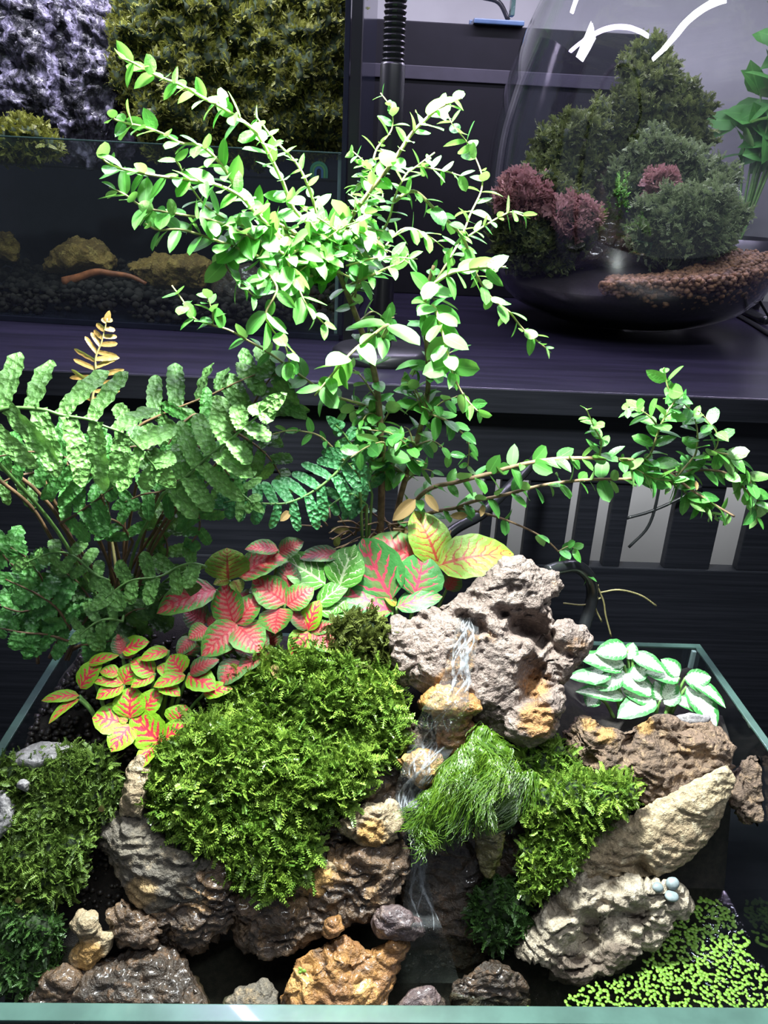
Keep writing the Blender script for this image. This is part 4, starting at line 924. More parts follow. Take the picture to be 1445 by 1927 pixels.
def duck_at(px, py):
    w = PZ(px, py, -0.115); w[2] += 0.0006; s = mpp(w[1])*rng.uniform(9.0, 13.5)
    return w, s, rng.uniform(0, 6.28)
DV = []; DF = []; dn = 0; cnt = 0
for q in sorted(pts, key=lambda q: (q[1] > 1895, -q[1])):
    w, s, a = duck_at(*q)
    if abs(w[0]) > TW-g-0.003 or w[1] < g+0.003: continue
    k = random.randrange(6)
    if cnt < 300 and q[1] <= 1895:
        inst('duckweed', DM[k], Matrix.Translation(Vector(w)) @ Matrix.Rotation(a, 4, 'Z') @ Matrix.Scale(s, 4), None, label='tiny bright green duckweed plant floating in the right front corner', cat='duckweed', group='duckweed floating on the pool'); cnt += 1
    else:
        V, Fc = DK[k]; R = np.array([[math.cos(a), -math.sin(a), 0], [math.sin(a), math.cos(a), 0], [0, 0, 1]])
        DV.append(w+s*(V@R.T)); DF += [tuple(i+dn for i in x) for x in Fc]; dn += len(V)
if DV: mk('duckweed_carpet', np.vstack(DV), DF, M['duck'], None, label='rest of the duckweed carpet on the pool water', cat='duckweed', kind='stuff')
for px, py, lb_ in ((568, 1824, 'bright green sprout stuck on the orange front rock'), (50, 1786, 'tiny green sprout on the dark lower left moss'), (995, 1897, 'single duckweed plant drifting near the dark sunken stone')):
    p, _ = hit(px, py); w = (p if p is not None else PZ(px, py, -0.115))+np.array([0, -0.002, 0.002]); s = mpp(w[1])*11
    inst('sprout', DM[1], Matrix.Translation(Vector(w)) @ Matrix.Rotation(0.8, 4, 'X') @ Matrix.Scale(s, 4), None, label=lb_, cat='plant')

# ================================================================== shrub
SHB = P(722, 1035, 0.252); SHB[2] = R0+0.02
sh = empty('leafy_shrub', SHB, 'tall arching shrub with small oval leaves under the lamp', 'shrub')
# traced branches: (x, y in photo, depth); s = leaf length in px, gap = px between leaf pairs, r = stem radius mm
BR = [
 ([(712,1075,.256),(716,1000,.254),(718,900,.25),(714,780,.245),(702,690,.24),(672,600,.234),(640,520,.225),(612,450,.215)], 30, 40, 2.6, 1),
 ([(738,1060,.258),(748,960,.256),(772,870,.252),(795,790,.25),(806,720,.246),(802,640,.24),(800,560,.236),(816,500,.23)], 30, 36, 2.2, 1),
 ([(700,1060,.258),(690,980,.258),(676,900,.262),(690,820,.262),(712,740,.258)], 26, 34, 1.6, 1),
 ([(612,450,.215),(590,430,.205),(551,391,.195),(532,343,.187),(506,291,.18),(478,246,.172),(430,210,.165),(375,180,.158),(340,160,.154),(298,144,.15),(246,116,.145),(222,108,.142)], 34, 26, 1.0, 0),
 ([(620,455,.215),(606,433,.213),(582,357,.208),(558,308,.203),(516,263,.198),(478,215,.193)], 28, 24, 0.9, 0),
 ([(600,470,.212),(540,430,.19),(470,390,.176),(423,319,.166),(381,276,.16),(340,269,.155),(309,253,.152),(271,239,.15),(226,229,.147),(205,218,.146)], 34, 25, 0.9, 0),
 ([(600,480,.21),(560,470,.19),(489,409,.17),(454,371,.162),(402,346,.155),(333,336,.148),(271,327,.143),(212,312,.139),(181,288,.137)], 40, 26, 1.0, 0),
 ([(605,500,.21),(560,490,.19),(470,445,.168),(400,415,.158),(347,405,.152),(274,391,.147),(236,367,.144),(205,352,.142)], 36, 25, 0.9, 0),
 ([(620,520,.212),(560,515,.19),(480,480,.17),(400,450,.158),(340,432,.152),(298,433,.149),(272,420,.147)], 38, 25, 0.9, 0),
 ([(610,470,.213),(560,450,.195),(500,430,.182),(440,420,.172),(380,380,.165),(330,300,.16)], 34, 25, 0.8, 0),
 ([(612,455,.21),(545,480,.18),(556,525,.176),(575,570,.174),(612,612,.172)], 40, 26, 0.8, 0),
 ([(600,470,.21),(520,455,.182),(490,480,.172),(503,512,.168),(521,545,.166),(500,590,.164),(512,620,.164),(535,648,.164),(545,682,.165)], 40, 26, 0.8, 0),
 ([(600,480,.21),(480,440,.172),(425,490,.165),(450,530,.163),(480,560,.163)], 36, 25, 0.7, 0),
 ([(716,790,.25),(690,765,.25),(620,742,.245),(570,710,.24),(532,682,.236),(498,659,.232),(463,639,.23),(431,621,.228),(400,612,.226),(364,598,.225),(344,566,.225),(323,537,.225)], 32, 30, 1.0, 0),
 ([(400,612,.226),(400,589,.224),(390,560,.223)], 28, 18, 0.6, 0),
 ([(712,650,.235),(730,612,.205),(690,640,.185),(660,665,.178),(625,705,.172),(592,745,.168)], 52, 34, 1.1, 0),
 ([(640,500,.222),(656,421,.218),(693,364,.213),(723,327,.21),(751,287,.207),(775,251,.205),(806,220,.203),(830,201,.202),(868,184,.2)], 34, 24, 1.3, 0),
 ([(668,540,.23),(684,496,.228),(711,452,.226),(733,409,.224),(742,373,.223),(763,330,.222),(784,313,.222),(818,287,.222)], 28, 24, 0.8, 0),
 ([(784,313,.222),(833,321,.224),(870,332,.226)], 26, 20, 0.6, 0),
 ([(740,380,.224),(778,360,.224),(818,394,.226),(870,446,.23),(893,510,.234),(924,560,.238),(958,587,.242),(985,620,.245),(1027,655,.248)], 28, 24, 1.0, 0),
 ([(800,560,.238),(850,480,.25),(873,434,.258),(885,403,.262),(906,357,.266),(904,320,.268),(880,270,.27),(852,235,.27),(838,205,.27)], 28, 24, 0.7, 0),
 ([(873,450,.255),(918,421,.25),(958,400,.248),(976,403,.247),(998,412,.246)], 26, 20, 0.6, 0),
 ([(802,620,.24),(800,560,.225),(815,536,.212),(845,516,.205),(864,510,.202),(909,505,.198),(952,502,.195)], 36, 24, 1.2, 0),
 ([(650,540,.23),(696,520,.22),(727,505,.214),(757,493,.21),(768,478,.208)], 32, 24, 0.9, 0),
 ([(800,600,.238),(815,575,.215),(830,618,.202),(842,664,.196),(854,709,.192),(876,749,.19),(900,775,.188)], 38, 24, 0.9, 0),
 ([(668,560,.236),(690,380,.26),(705,290,.272),(722,265,.275),(738,240,.277),(736,205,.278),(716,175,.278)], 26, 24, 0.7, 0),
 ([(680,420,.255),(700,340,.262),(690,310,.264),(664,285,.266)], 24, 16, 0.6, 0),
 ([(670,470,.25),(690,400,.262),(720,370,.266),(700,340,.27),(670,350,.27)], 24, 15, 0.6, 0),
 ([(660,560,.24),(720,470,.25),(760,430,.256),(800,440,.26),(840,470,.262)], 26, 18, 0.6, 0),
 ([(745,990,.256),(800,925,.25),(860,907,.246),(921,891,.242),(981,874,.238),(1042,864,.234),(1103,862,.23),(1164,864,.227),(1216,868,.224),(1261,891,.222),(1297,919,.22),(1346,951,.218),(1382,972,.216)], 34, 28, 1.5, 0),
 ([(742,1000,.258),(800,968,.254),(860,955,.252),(892,943,.25),(941,933,.247),(1022,913,.243),(1103,903,.24),(1184,901,.236),(1245,893,.233),(1297,887,.231),(1340,885,.229),(1378,897,.227),(1419,939,.225),(1450,955,.224)], 34, 28, 1.4, 0),
 ([(1127,864,.23),(1131,830,.228),(1119,806,.227),(1103,769,.226)], 28, 19, 0.7, 0),
 ([(1205,868,.224),(1224,854,.223),(1241,806,.222),(1257,773,.221),(1269,753,.221),(1257,729,.22),(1249,692,.22)], 32, 17, 0.8, 0),
 ([(1241,806,.222),(1220,782,.218),(1195,768,.216),(1180,770,.216)], 34, 18, 0.6, 0),
 ([(1270,900,.226),(1297,870,.228),(1310,850,.229),(1312,814,.229),(1303,777,.229),(1283,757,.228),(1266,737,.226)], 30, 18, 0.7, 0),
 ([(1297,887,.23),(1342,850,.23),(1350,820,.23),(1330,790,.23),(1312,770,.23)], 30, 18, 0.6, 0),
 ([(1342,850,.23),(1380,860,.228),(1405,890,.226),(1420,940,.224),(1425,985,.222)], 32, 18, 0.7, 0),
 ([(1240,893,.232),(1280,920,.226),(1310,945,.222),(1350,975,.22)], 32, 17, 0.6, 0),
 ([(1164,864,.227),(1200,885,.22),(1230,900,.216),(1265,905,.214)], 30, 17, 0.6, 0),
 ([(860,957,.252),(900,963,.25),(961,982,.248),(1022,1012,.247),(1062,1049,.246),(1087,1069,.246),(1120,1095,.248)], 30, 70, 0.9, 2),
 ([(1050,1038,.246),(1070,1028,.243),(1085,1035,.242)], 30, 14, 0.5, 0),
 ([(690,905,.252),(660,880,.235),(629,846,.228),(602,821,.224),(571,812,.22),(538,811,.217),(495,823,.214),(478,826,.213)], 26, 34, 0.8, 0),
 ([(718,880,.25),(724,835,.225),(693,840,.212),(660,861,.205)], 36, 22, 0.7, 0),
 ([(800,740,.248),(803,773,.24),(839,791,.235),(864,809,.232),(882,835,.232),(880,880,.233)], 32, 24, 0.8, 0),
]
for k in range(30):              # short inner twigs round the trunks
    t = rng.uniform(0.1, 0.95); by = 960-t*420
    bx0 = np.interp(by, [540, 700, 800, 960], [660, 700, 714, 718]) if k % 2 else np.interp(by, [540, 640, 720, 800, 960], [802, 802, 806, 792, 750])
    a = rng.uniform(-1.2, 1.2)+(math.pi if k % 4 < 2 else 0); L = rng.uniform(45, 110); dy = rng.uniform(-0.03, 0.025)
    BR.append(([(bx0, by, .248), (bx0+0.5*L*math.cos(a), by-20+0.3*L*math.sin(a), .248+dy*0.6), (bx0+L*math.cos(a), by-10+0.7*L*math.sin(a), .248+dy)], rng.uniform(26, 36), 24, 0.7, 0))
for k in range(26):              # dense crown where the branches meet
    bx0, by = 620+rng.uniform(-60, 60), 470+rng.uniform(-40, 60); a = rng.uniform(2.2, 4.2) if k % 3 else rng.uniform(-0.9, 0.9); L = rng.uniform(60, 140)
    d0 = rng.uniform(0.19, 0.235)
    BR.append(([(bx0, by, d0+0.01), (bx0+0.5*L*math.cos(a), by-0.2*L*math.sin(a)-12, d0), (bx0+L*math.cos(a), by-0.6*L*math.sin(a), d0-0.012)], rng.uniform(28, 38), 22, 0.6, 0))
SL = [leaf_grid(1, w, 6, 4, fo, cu, sp) for w, fo, cu, sp in ((0.5, 0.2, 0.12, 'ovate'), (0.46, 0.3, 0.25, 'ovate'), (0.56, 0.1, 0.05, 'ovate'), (0.62, 0.15, 0.15, 'round'))]
SM = [mesh('shrub_leaf', *x[:2], M['shrub_leaf'], uv=x[2]) for x in SL]
leaves = []
for bi, (pts, ls, gap, rad, kind) in enumerate(BR):
    w = catmull([P(*q) for q in pts], 7); pr = proj(w); seg = np.hypot(*np.diff(pr, axis=0).T); cum = np.concatenate([[0], np.cumsum(seg)]); n = len(w)
    taper = np.linspace(1, 0.45, n)*rad*0.001; v, f = tube(w, taper, 6)
    bo = mk('trunk' if kind == 1 else 'branch', v, f, M['shrub_stem'] if kind in (1, 2) or rad > 1.25 else M['young_stem'], sh)
    s = gap*0.5 if kind == 0 else cum[-1]*0.3; flip = rng.uniform(0, 3.14)
    while s < cum[-1]+1:
        i = min(n-2, int(np.searchsorted(cum, s))); c = np.array([np.interp(s, cum, w[:, k]) for k in range(3)]); t = unit(w[min(n-1, i+1)]-w[max(0, i-1)])
        flip += 1.57+rng.uniform(-0.5, 0.5); up = np.array([0, -0.15, 1.0]); sd = unit(np.cross(t, up)+1e-6); u2 = np.cross(sd, t)
        sc_ = ls*1.18*(0.72+0.5*rng.random())*(0.75 if s > cum[-1]-gap*1.4 else 1.0)
        L = sc_*mpp(c[1])
        for sg in (1, -1):
            if rng.random() < 0.08: continue
            ax = sg*(math.cos(flip)*sd+math.sin(flip)*u2*0.7); d = unit(t*rng.uniform(0.3, 0.8)+ax+np.array([0, -0.12, -0.12])+0.2*rng.normal(0, 1, 3))
            nm = unit(np.array([0, -0.25, 0.9])+0.45*rng.normal(0, 1, 3)+0.4*t)
            leaves.append((L, frame(c, d, nm, L), int(rng.integers(0, 4)), bo))
        if s > cum[-1]-1: leaves.append((L, frame(c, unit(t+0.2*rng.normal(0, 1, 3)), np.array([0, -0.3, 0.9]), L*0.9), 0, bo))
        s += gap*0.86*rng.uniform(0.75, 1.2)
def seen(l):
    p = nparr(l[1])[:3, 3]; return l[0]/np.linalg.norm(p-CAM)
leaves.sort(key=seen, reverse=True)
for L, m4, k, bo in leaves[:300]: inst('leaf', SM[k], m4, bo)
V = []; Fc = []; U = []; dn = 0
for L, m4, k, bo in leaves[300:]:
    A4 = nparr(m4); V.append(SL[k][0]@A4[:3, :3].T+A4[:3, 3]); Fc.append(SL[k][1]+dn); U.append(SL[k][2]); dn += len(SL[k][0])
mk('small_leaves', np.vstack(V), np.vstack(Fc), M['shrub_leaf'], sh, uv=np.vstack(U), kind='stuff')
# dry twigs and leaves at the foot, dry root ends hanging outside
for k in range(26):
    a = P(rng.uniform(590, 800), rng.uniform(985, 1035), .25); b = a+np.array([rng.uniform(-.025, .025), rng.uniform(-.02, .01), rng.uniform(-.004, .018)])
    v, f = tube(catmull([a, (a+b)/2+rng.normal(0, .004, 3), b], 4), 0.0006, 4); mk('dry_twig', v, f, M['shrub_stem'], sh)
DL = leaf_grid(1, 0.45, 6, 4, 0.5, -0.3, 'ovate'); dlm = mesh('dry_leaf', *DL[:2], M['dry_leaf'], uv=DL[2])
for px, py, ln, y in ((782, 940, 60, .235), (800, 930, 40, .24), (880, 970, 34, .24), (630, 1010, 40, .24), (545, 962, 34, .2), (770, 1000, 30, .245), (660, 1000, 36, .245), (910, 950, 26, .24), (740, 1010, 30, .248), (1310, 905, 20, .22), (700, 1005, 40, .25)):
    inst('dry_leaf', dlm, frame(P(px, py, y), rng.normal(0, 1, 3)+np.array([0, -.2, -.7]), np.array([.2, -.8, .4]), ln*mpp(y)), sh)
for ln in ([(1120,1095,.25),(1135,1130,.25),(1140,1160,.25),(1150,1198,.25)], [(1125,1100,.25),(1120,1140,.25),(1132,1170,.25)], [(1130,1115,.25),(1165,1110,.248),(1205,1120,.246),(1235,1140,.245)], [(1060,1135,.25),(1100,1138,.25),(1130,1125,.25)]):
    w = catmull([P(*q) for q in ln], 6); v, f = tube(w, 0.0006, 5); mk('dry_root', v, f, M['young_stem'], sh)

# ================================================================== ferns
def frond(root, pts, wid, mat, npairs=9, stem_from=None, stem_mat='fern_stem', lobe=1.0, name='frond', tipw=0.15, droop=0.25, label=None, jag=1.0, sep=False, bw=0.74, seed=0, nrm=(0, -0.82, 0.57), first=0.75):
    """a pinnate frond: rachis through photo points (x, y, depth), lobes of wid px"""
    r = np.random.default_rng(seed+int(pts[0][0])+int(pts[-1][1]))
    w = catmull([P(*q) for q in pts], 10); n = len(w); px = mpp(float(np.mean([q[2] for q in pts])))
    cum = np.concatenate([[0], np.cumsum(np.linalg.norm(np.diff(w, axis=0), axis=1))]); T = cum[-1]
    parts = []; U = []; ups = unit(np.array(nrm, float)); mats4 = []
    npairs = npairs if sep else max(3, int(round(npairs*0.82))); gapL = T/(npairs+0.5)
    for i in range(npairs):
        t = (i+0.5)/npairs; s = t*T; c = np.array([np.interp(s, cum, w[:, k]) for k in range(3)]); j = min(n-2, max(1, int(np.searchsorted(cum, s)))); tg = unit(w[j+1]-w[j-1])
        prof_ = (first+(1-first)*min(1, t/0.25))*(1-(1-tipw)*max(0, (t-0.35)/0.65)**1.4)
        L = wid*px*prof_*r.uniform(0.85, 1.12)*(1.1 if sep else 1.5)
        for sg in (1, -1):
            sd = unit(np.cross(tg, ups))*sg; d = unit(sd+tg*r.uniform(0.25, 0.5)+0.14*r.normal(0, 1, 3)-ups*0.15); nm = unit(ups+0.25*r.normal(0, 1, 3))
            cc = c+tg*gapL*0.22*(sg > 0)
            Wd = gapL*bw*r.uniform(0.9, 1.1)/max(L, 1e-5)
            Lv, Lf, Lu = leaf_grid(1, Wd, 14, 4, 0.22, droop*r.uniform(0.3, 1.3), 'lobe', wave=0.0)
            edge = np.abs(Lv[:, 0]) > 0; ed = (np.arange(len(Lv)) % 5 == 0) | (np.arange(len(Lv)) % 5 == 4)
            Lv[:, 0] *= np.where(ed, 1+0.075*jag*np.where((np.arange(len(Lv))//5) % 2 == 0, 1, -1), 1)
            Lv[:, 2] += 0.03*jag*np.sin(Lv[:, 1]*19+r.uniform(0, 6))*(np.abs(Lu[:, 0]-0.5)*2)
            A4 = nparr(frame(cc, d, nm, L))
            V = Lv@A4[:3, :3].T+A4[:3, 3]
            parts.append((V, Lf)); U.append(Lu)
    # tip leaflet
    A4 = nparr(frame(w[-1]-unit(w[-1]-w[-3])*gapL*0.6, w[-1]-w[-3], ups, gapL*1.6)); Lv, Lf, Lu = leaf_grid(1, 0.5, 9, 4, 0.1, 0.1, 'ovate'); parts.append((Lv@A4[:3, :3].T+A4[:3, 3], Lf)); U.append(Lu)
    path = w
    if stem_from is not None:
        a = np.array(stem_from); b = w[0]; mid = (a+b)/2+np.array([0, 0, 0.25*np.linalg.norm(b-a)*(0.3)]); path = np.vstack([catmull([a, mid*0.5+a*0.5-0.0, mid, b], 5)[:-1], w])
    rad = np.interp(np.linspace(0, 1, len(path)), [0, 1], [0.0011, 0.0004])
    sv, sf = tube(path, rad, 5)
    if sep:
        fo = mk(name, sv, sf, M[stem_mat], root, label=label)
        for (V, Lf), u in zip(parts, U): mk('leaflet', V, Lf, M[mat], fo, uv=u)
    else:
        V, Fc = merge(parts); fo = mk(name, V, Fc, M[mat], root, uv=np.vstack(U), label=label)
        mk('stem', sv, sf, M['green_stem' if mat == 'fern_pale' else stem_mat], fo)
    return fo
FB = P(235, 1215, .225); FB[2] = R0+0.045
fe = empty('lobed_fern', FB, 'large light green fern with wavy lobed fronds at the left', 'fern')
fc = FB+np.array([0, 0, 0.0])
for pts, wd, mt, npr, kw in (
 ([(-70,800,.13),(0,771,.132),(36,767,.134),(83,771,.136),(116,781,.138),(166,789,.141),(194,801,.143),(230,815,.146),(257,837,.149),(277,862,.152),(304,890,.155)], 92, 'fern_pale', 10, dict(tipw=0.3)),
 ([(306,930,.18),(355,893,.172),(391,860,.166),(433,827,.16),(466,799,.157),(505,766,.153)], 62, 'fern_pale', 8, dict(tipw=0.2)),
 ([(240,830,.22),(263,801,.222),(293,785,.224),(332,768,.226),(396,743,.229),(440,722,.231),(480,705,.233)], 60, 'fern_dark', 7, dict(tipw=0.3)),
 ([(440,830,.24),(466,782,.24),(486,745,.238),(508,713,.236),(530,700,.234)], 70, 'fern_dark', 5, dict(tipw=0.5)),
 ([(400,800,.215),(370,780,.21),(345,795,.205),(325,820,.2),(312,850,.198)], 42, 'fern', 5, dict()),
 ([(113,985,.19),(140,970,.185),(166,952,.182),(190,935,.178),(212,918,.175)], 46, 'fern', 5, dict()),
 ([(388,1066,.19),(360,1060,.188),(332,1068,.186),(299,1085,.18),(244,1093,.174),(198,1125,.168)], 42, 'fern_pale', 6, dict(tipw=0.7)),
 ([(230,1170,.19),(205,1165,.184),(180,1172,.18),(150,1195,.175)], 40, 'fern_pale', 4, dict(tipw=0.7)),
 ([(205,1093,.18),(177,1079,.18),(138,1046,.182),(100,1040,.184),(44,1060,.186)], 26, 'fern_pale', 7, dict()),
 ([(380,880,.2),(346,897,.195),(304,924,.19),(270,930,.187),(235,945,.184)], 46, 'fern', 6, dict()),
 ([(350,930,.2),(370,960,.196),(375,995,.194),(355,1030,.194)], 36, 'fern', 5, dict()),
 ([(400,900,.2),(430,915,.195),(455,930,.19),(480,950,.187)], 40, 'fern_pale', 5, dict()),
 ([(180,900,.19),(150,880,.183),(120,860,.176),(60,850,.17),(-10,860,.165)], 60, 'fern', 7, dict()),
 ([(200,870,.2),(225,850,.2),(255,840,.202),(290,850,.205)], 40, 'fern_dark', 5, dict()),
 ([(150,930,.2),(130,880,.2),(100,830,.2),(60,810,.2)], 46, 'fern', 6, dict()),
 ([(290,1000,.215),(310,960,.21),(340,940,.21),(380,945,.21)], 42, 'fern_dark', 5, dict()),
 ([(250,1020,.205),(225,985,.2),(190,975,.196),(160,990,.194)], 40, 'fern', 5, dict()),
 ([(300,1090,.22),(315,1040,.22),(305,1000,.22),(280,970,.22)], 42, 'fern_dark', 5, dict()),
 ([(330,850,.19),(370,840,.185),(410,870,.18),(440,905,.178)], 46, 'fern', 6, dict()),
 ([(420,800,.23),(470,830,.228),(505,860,.226),(535,905,.224)], 40, 'fern_dark', 6, dict()),
 ([(100,880,.21),(60,890,.2),(20,900,.195),(-30,930,.19)], 50, 'fern_dark', 6, dict()),
 ([(260,890,.21),(240,860,.205),(200,850,.2),(170,870,.196)], 40, 'fern', 5, dict())):
    frond(fe, pts, wd, mt, npr, fc+rng.normal(0, .006, 3)*np.array([1, 1, 0]), lobe=1.0, **kw)
for ln in ([(100,1020,.2),(60,955,.19),(0,905,.18),(-40,880,.175)], [(165,1100,.205),(120,990,.2),(70,925,.19),(20,885,.185)], [(180,1120,.21),(150,1050,.21),(110,960,.2),(80,900,.195)]):
    w = catmull([P(*q) for q in ln]+[], 6); w = np.vstack([catmull([fc, w[0]], 3), w]); v, f = tube(w, 0.0011, 6); mk('bare_stem', v, f, M['fern_stem'], fe)
frond(fe, [(172,760,.235),(180,710,.235),(180,674,.235),(191,644,.235),(202,599,.235)], 44, 'fern_brown', 11, fc, 'young_stem', name='young_frond', label='upright yellowish brown young frond', sep=True, tipw=0.12, bw=0.62, nrm=(0.05, -0.95, 0.2), jag=0.4, droop=0.1)
SB = P(690, 1040, .256); SB[2] = R0+0.03
sf_ = empty('sword_fern', SB, 'dark blistered sword fern with arching frond beside the shrub base', 'fern')
frond(sf_, [(672,838,.215),(654,863,.212),(632,890,.209),(599,918,.205),(566,937,.202),(535,947,.199),(494,947,.195),(455,940,.191),(420,946,.188)], 58, 'sword', 10, SB, 'green_stem', sep=True, tipw=0.5, bw=0.72, jag=0.5, first=0.9)
frond(sf_, [(700,930,.24),(680,870,.238),(650,820,.236),(632,800,.234)], 50, 'sword', 6, SB, 'green_stem', sep=True, bw=0.72, jag=0.5)
frond(sf_, [(690,950,.235),(660,930,.225),(630,945,.218),(600,970,.212)], 44, 'sword', 6, SB, 'green_stem', sep=True, bw=0.72, jag=0.5)
RB = P(110, 1235, .2); RB[2] = R0+0.03
rf = empty('rounded_fern', RB, 'low shaded fern with rounded lobes in the left rear corner', 'fern')
for pts, wd, npr in (([(133,1184,.19),(105,1143,.188),(64,1115,.186),(10,1090,.184)], 44, 6), ([(140,1210,.19),(90,1195,.186),(40,1190,.182),(-10,1180,.18)], 40, 6), ([(120,1190,.2),(100,1130,.2),(60,1060,.2),(20,1030,.2)], 46, 6), ([(150,1190,.2),(170,1140,.2),(150,1100,.2),(120,1075,.2)], 40, 5),
                     ([(170,1200,.2),(210,1180,.2),(250,1150,.2),(285,1145,.2)], 38, 5), ([(110,1170,.2),(70,1150,.196),(30,1150,.192),(-20,1130,.19)], 42, 6), ([(150,1215,.195),(190,1210,.19),(215,1205,.188)], 30, 4), ([(60,1080,.21),(20,1060,.21),(-20,1010,.21)], 46, 4), ([(200,1150,.215),(230,1110,.215),(270,1100,.215)], 38, 4), ([(230,1190,.21),(270,1170,.208),(310,1120,.205),(345,1110,.2)], 36, 5)):
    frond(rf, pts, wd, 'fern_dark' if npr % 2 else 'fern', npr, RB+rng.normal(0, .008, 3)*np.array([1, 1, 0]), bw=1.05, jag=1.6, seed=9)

# ================================================================== nerve plants
FL = {}
def fleaf(kind, wr):
    key = (kind, round(wr*8)/8)
    if key not in FL:
        x = leaf_grid(1, key[1], 10, 8, 0.16, 0.1, 'ovate', wave=0.03, tip=0.3); FL[key] = mesh('veined_leaf', *x[:2], M[kind], uv=x[2])
    return FL[key], wr/key[1]
def nerve(name, label, base, leafs, yfun, kind, stems=(), stem='green_stem', tiltn=(0, -0.5, 0.85), group=None):
    rt = empty(name, base, label, 'plant', group)
    crowns = {}
    for L in leafs:
        b0, t0, wd = L[0], L[1], L[2]; kd = L[3] if len(L) > 3 and isinstance(L[3], str) else kind
        yb_ = yfun(b0[1])+(L[4] if len(L) > 4 else 0)
        a = P(b0[0], b0[1], yb_); ln = math.hypot(t0[0]-b0[0], t0[1]-b0[1])
        # the tip lies on its pixel ray; leaves spread roughly along a plane leaning to the viewer
        b = P(t0[0], t0[1], yb_-(b0[1]-t0[1])*-0.00022-0.004*min(1, ln/60))
        d = b-a; le = np.linalg.norm(d)*(1.22 if kind == 'fit_right' else 1.1); nm = unit(np.array(tiltn)+0.18*rng.normal(0, 1, 3)+0.25*np.array([math.copysign(1, t0[0]-b0[0])*0.5, 0, 0]))
        me, k = fleaf(kd, min(1.6, max(0.35, wd/ln*1.28)))
        key = (round(b0[0]/26), round(b0[1]/26))
        if key not in crowns:
            c = np.array(base)+np.array([(a[0]-base[0])*0.6, (a[1]-base[1])*0.5, 0]); pth = catmull([c, (a+c)/2+np.array([0, 0, 0.004]), a], 5); v, f = tube(pth, np.linspace(0.0014, 0.0009, len(pth)), 6)
            crowns[key] = mk('stem', v, f, M[stem], rt)
        inst('leaf', me, frame(a, d, nm, le, k), crowns[key])
    return rt
y1 = lambda py: .166-(py-1300)*.00016
B1 = P(250, 1345, .172); B1[2] -= 0.012
nerve('nerve_plant', 'lime green nerve plant with red veins by the soil granules', B1, [
 ((149,1309),(84,1315),20),((149,1315),(95,1354),14),((151,1296),(186,1243),32),((225,1267),(191,1263),22),((230,1226),(274,1207),30),((317,1224),(268,1238),22),((291,1267),(250,1245),30),((233,1288),(250,1251),30),((291,1271),(250,1289),22),((343,1267),(322,1236),36),((325,1268),(298,1255),22),((349,1271),(294,1288),24),((357,1267),(405,1242),26,'fit_dull'),((354,1272),(400,1292),34),((383,1306),(431,1295),24),((233,1290),(185,1310),30),((233,1286),(178,1280),18),((244,1352),(247,1297),46),((265,1342),(300,1301),32),((230,1359),(179,1350),46),((246,1364),(212,1408),40),((304,1399),(253,1346),50),((333,1365),(347,1330),44),((309,1391),(352,1360),30),((288,1403),(266,1440),28),((165,1250),(216,1233),16),((300,1290),(335,1305),22),((240,1358),(225,1352),12),((232,1232),(222,1196),26,'fit_dull'),((245,1240),(240,1216),26,'fit_dull')], y1, 'fit_lime')
y2 = lambda py: .204-(py-1100)*.00017
B2 = P(460, 1200, .21); B2[2] -= 0.02
nerve('nerve_plant', 'pink nerve plant with green edged leaves behind the moss carpet', B2, [
 ((407,1110),(303,1144),58),((429,1092),(427,1036),60,'fit_back'),((432,1093),(404,1097),18,'fit_back'),((440,1092),(452,1112),18,'fit_back'),((449,1086),(534,1043),52),((524,1036),(467,1030),30),((525,1041),(566,1020),28,'fit_dull'),((640,1045),(568,1046),28,'fit_dull',.01),((441,1175),(421,1102),48),((446,1175),(487,1122),38),((446,1174),(386,1227),44),((449,1178),(486,1220),46),((537,1136),(481,1093),46),((539,1139),(585,1109),36),((539,1114),(544,1062),36,'fit_dull',.004),((526,1144),(517,1186),46),((391,1182),(358,1199),28),((388,1172),(350,1150),40,'fit_dull',.006),((390,1176),(412,1158),24,'fit_dull',.004),((366,1201),(336,1228),26,'fit_dull'),((450,1192),(380,1242),30,'fit_dull',.01),((457,1246),(417,1283),42,'fit_dull'),((488,1236),(453,1261),28,'fit_dull'),((490,1246),(528,1228),28),((486,1238),(500,1195),20,'fit_dull'),((482,1226),(446,1222),24,'fit_dull',.006),((510,1220),(505,1175),34,'fit_dull',.012),((470,1130),(452,1118),30,'fit_dull',.012),((420,1232),(424,1200),40,'fit_dull',.014),((500,1130),(480,1100),36,'fit_dull',.014),((350,1232),(372,1190),34,'fit_dull',.016)], y2, 'fit_pink')
B3 = P(600, 1205, .2); B3[2] -= 0.015
nerve('nerve_plant', 'small red and green nerve plant between pink leaves and olive moss', B3, [
 ((579,1188),(597,1134),32,'fit_lime'),((582,1190),(550,1227),34,'fit_lime'),((587,1191),(636,1219),38),((584,1186),(624,1176),20),((580,1184),(545,1151),28,'fit_dull'),((584,1196),(562,1233),22)], lambda py: .19-(py-1190)*.00017, 'fit_pink')
B4 = P(625, 1130, .215); B4[2] -= 0.02
nerve('nerve_plant', 'green nerve plant with fine white veins next to the large pink veined one', B4, [
 ((612,1100),(534,1051),52),((637,1106),(663,1034),54),((598,1139),(651,1098),30),((600,1150),(660,1153),22),((659,1097),(680,1054),22),((650,1130),(625,1150),26),((660,1050),(668,1026),10)], lambda py: .212-(py-1100)*.00015, 'fit_white')
B5 = P(760, 1165, .222); B5[2] -= 0.02
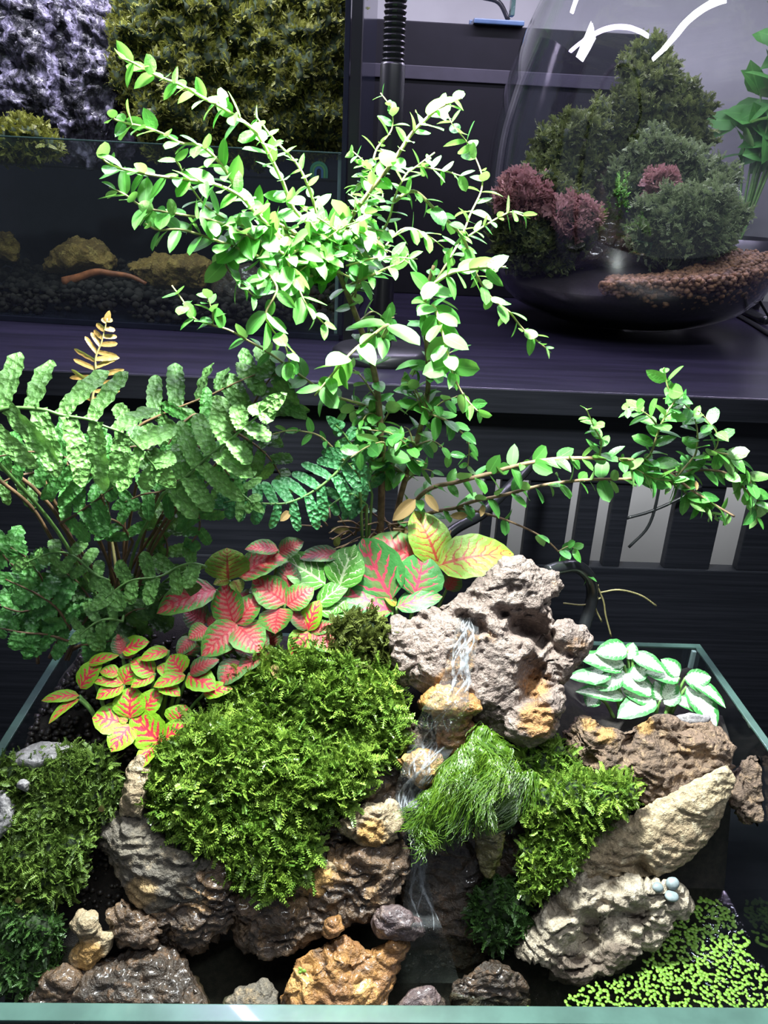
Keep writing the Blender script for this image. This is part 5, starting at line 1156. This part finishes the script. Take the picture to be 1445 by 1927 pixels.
nerve('nerve_plant', 'largest nerve plant with broad pink veined leaves behind the peak rock', B5, [
 ((737,1128),(684,1023),78),((779,1121),(797,1048),68),((737,1152),(649,1112),62),((746,1142),(824,1122),32),((787,1054),(698,1020),54,'fit_pink',.012),((825,1063),(786,968),58,'fit_back',.008),((823,1064),(954,1039),66,'fit_back',.006),((745,1140),(726,1122),16,'fit_back'),((700,1150),(672,1170),24,'fit_dull',.008),((840,1110),(860,1080),30,'fit_dull',.02)], lambda py: .212-(py-1120)*.0001, 'fit_big')
B6 = P(1230, 1335, .222); B6[2] -= 0.01
nerve('nerve_plant', 'white leaved nerve plant with green margins in the right rear corner', B6, [
 ((1180,1222),(1133,1226),24),((1189,1232),(1241,1257),24),((1175,1252),(1103,1236),22),((1172,1258),(1120,1248),20),((1158,1284),(1087,1272),24),((1231,1306),(1154,1267),28),((1233,1315),(1176,1341),28),((1233,1317),(1185,1302),24),((1242,1318),(1236,1288),24),((1250,1325),(1274,1305),22),((1250,1315),(1264,1280),26),((1270,1316),(1324,1338),26),((1292,1292),(1341,1352),38),((1278,1275),(1227,1264),26),((1278,1272),(1252,1246),22),((1290,1275),(1355,1318),24),((1290,1272),(1317,1297),24),((1175,1312),(1103,1300),22),((1180,1240),(1190,1215),20),((1170,1270),(1130,1290),22),((1186,1272),(1215,1262),22),((1290,1280),(1330,1275),24),((1145,1262),(1110,1280),24),((1120,1310),(1108,1325),20)], lambda py: .226-(py-1280)*.00012, 'fit_right')
# dry leaf on the moss
inst('fallen_leaf', dlm, frame(P(515, 1250, .172), P(522, 1288, .164)-P(515, 1250, .172), np.array([0.3, -0.8, 0.5]), 0.0095, 1.3), None, label='curled dry yellow leaf on top of the moss carpet', cat='leaf')
for px, py, y, lb_ in ((34, 1690, .1, 'small pale dead leaf on the dark lower left moss'), (190, 1518, .125, 'tiny brown dead leaf beside the upright tan rock')):
    inst('fallen_leaf', dlm, frame(P(px, py+10, y), np.array([0.2, .3, 1.0]), np.array([0.1, -0.9, 0.3]), 0.005, 1.5), None, label=lb_, cat='leaf')

# ================================================================== hoses and cords of the tank
w = catmull([P(1030, 1075, .235), P(1055, 1068, .24), P(1085, 1066, .246), P(1108, 1085, .25), P(1115, 1115, .252), P(1108, 1150, .25), P(1098, 1185, .245), P(1085, 1260, .235)], 8)
v, f = tube(w, 0.0042, 12); mk('pump_hose', v, f, M['rubber'], None, label='black pump hose arching down behind the peak rock', cat='hose')
w = catmull([P(790, 1060, .3), P(850, 1000, .32), P(905, 968, .34), P(950, 925, .37), P(985, 890, .4), P(1010, 860, .43)], 8)
v, f = tube(w, 0.0042, 10); mk('thick_cable', v, f, M['rubber'], None, label='thick black cable rising from the tank toward the cabinet slats', cat='cable')
w = catmull([P(1183, 1030, .462), P(1220, 990, .462), P(1238, 930, .462), P(1240, 880, .462)], 6); v, f = tube(w, 0.0015, 6); mk('thin_cord', v, f, M['rubber'], None, label='thin black cord hanging in front of the pale panel', cat='cord')
w = catmull([P(1180, 975, .462), P(1225, 962, .462), P(1275, 940, .462), P(1320, 915, .462)], 6); v, f = tube(w, 0.0015, 6); mk('thin_cord', v, f, M['rubber'], None, label='thin black cord crossing in front of the slats', cat='cord')
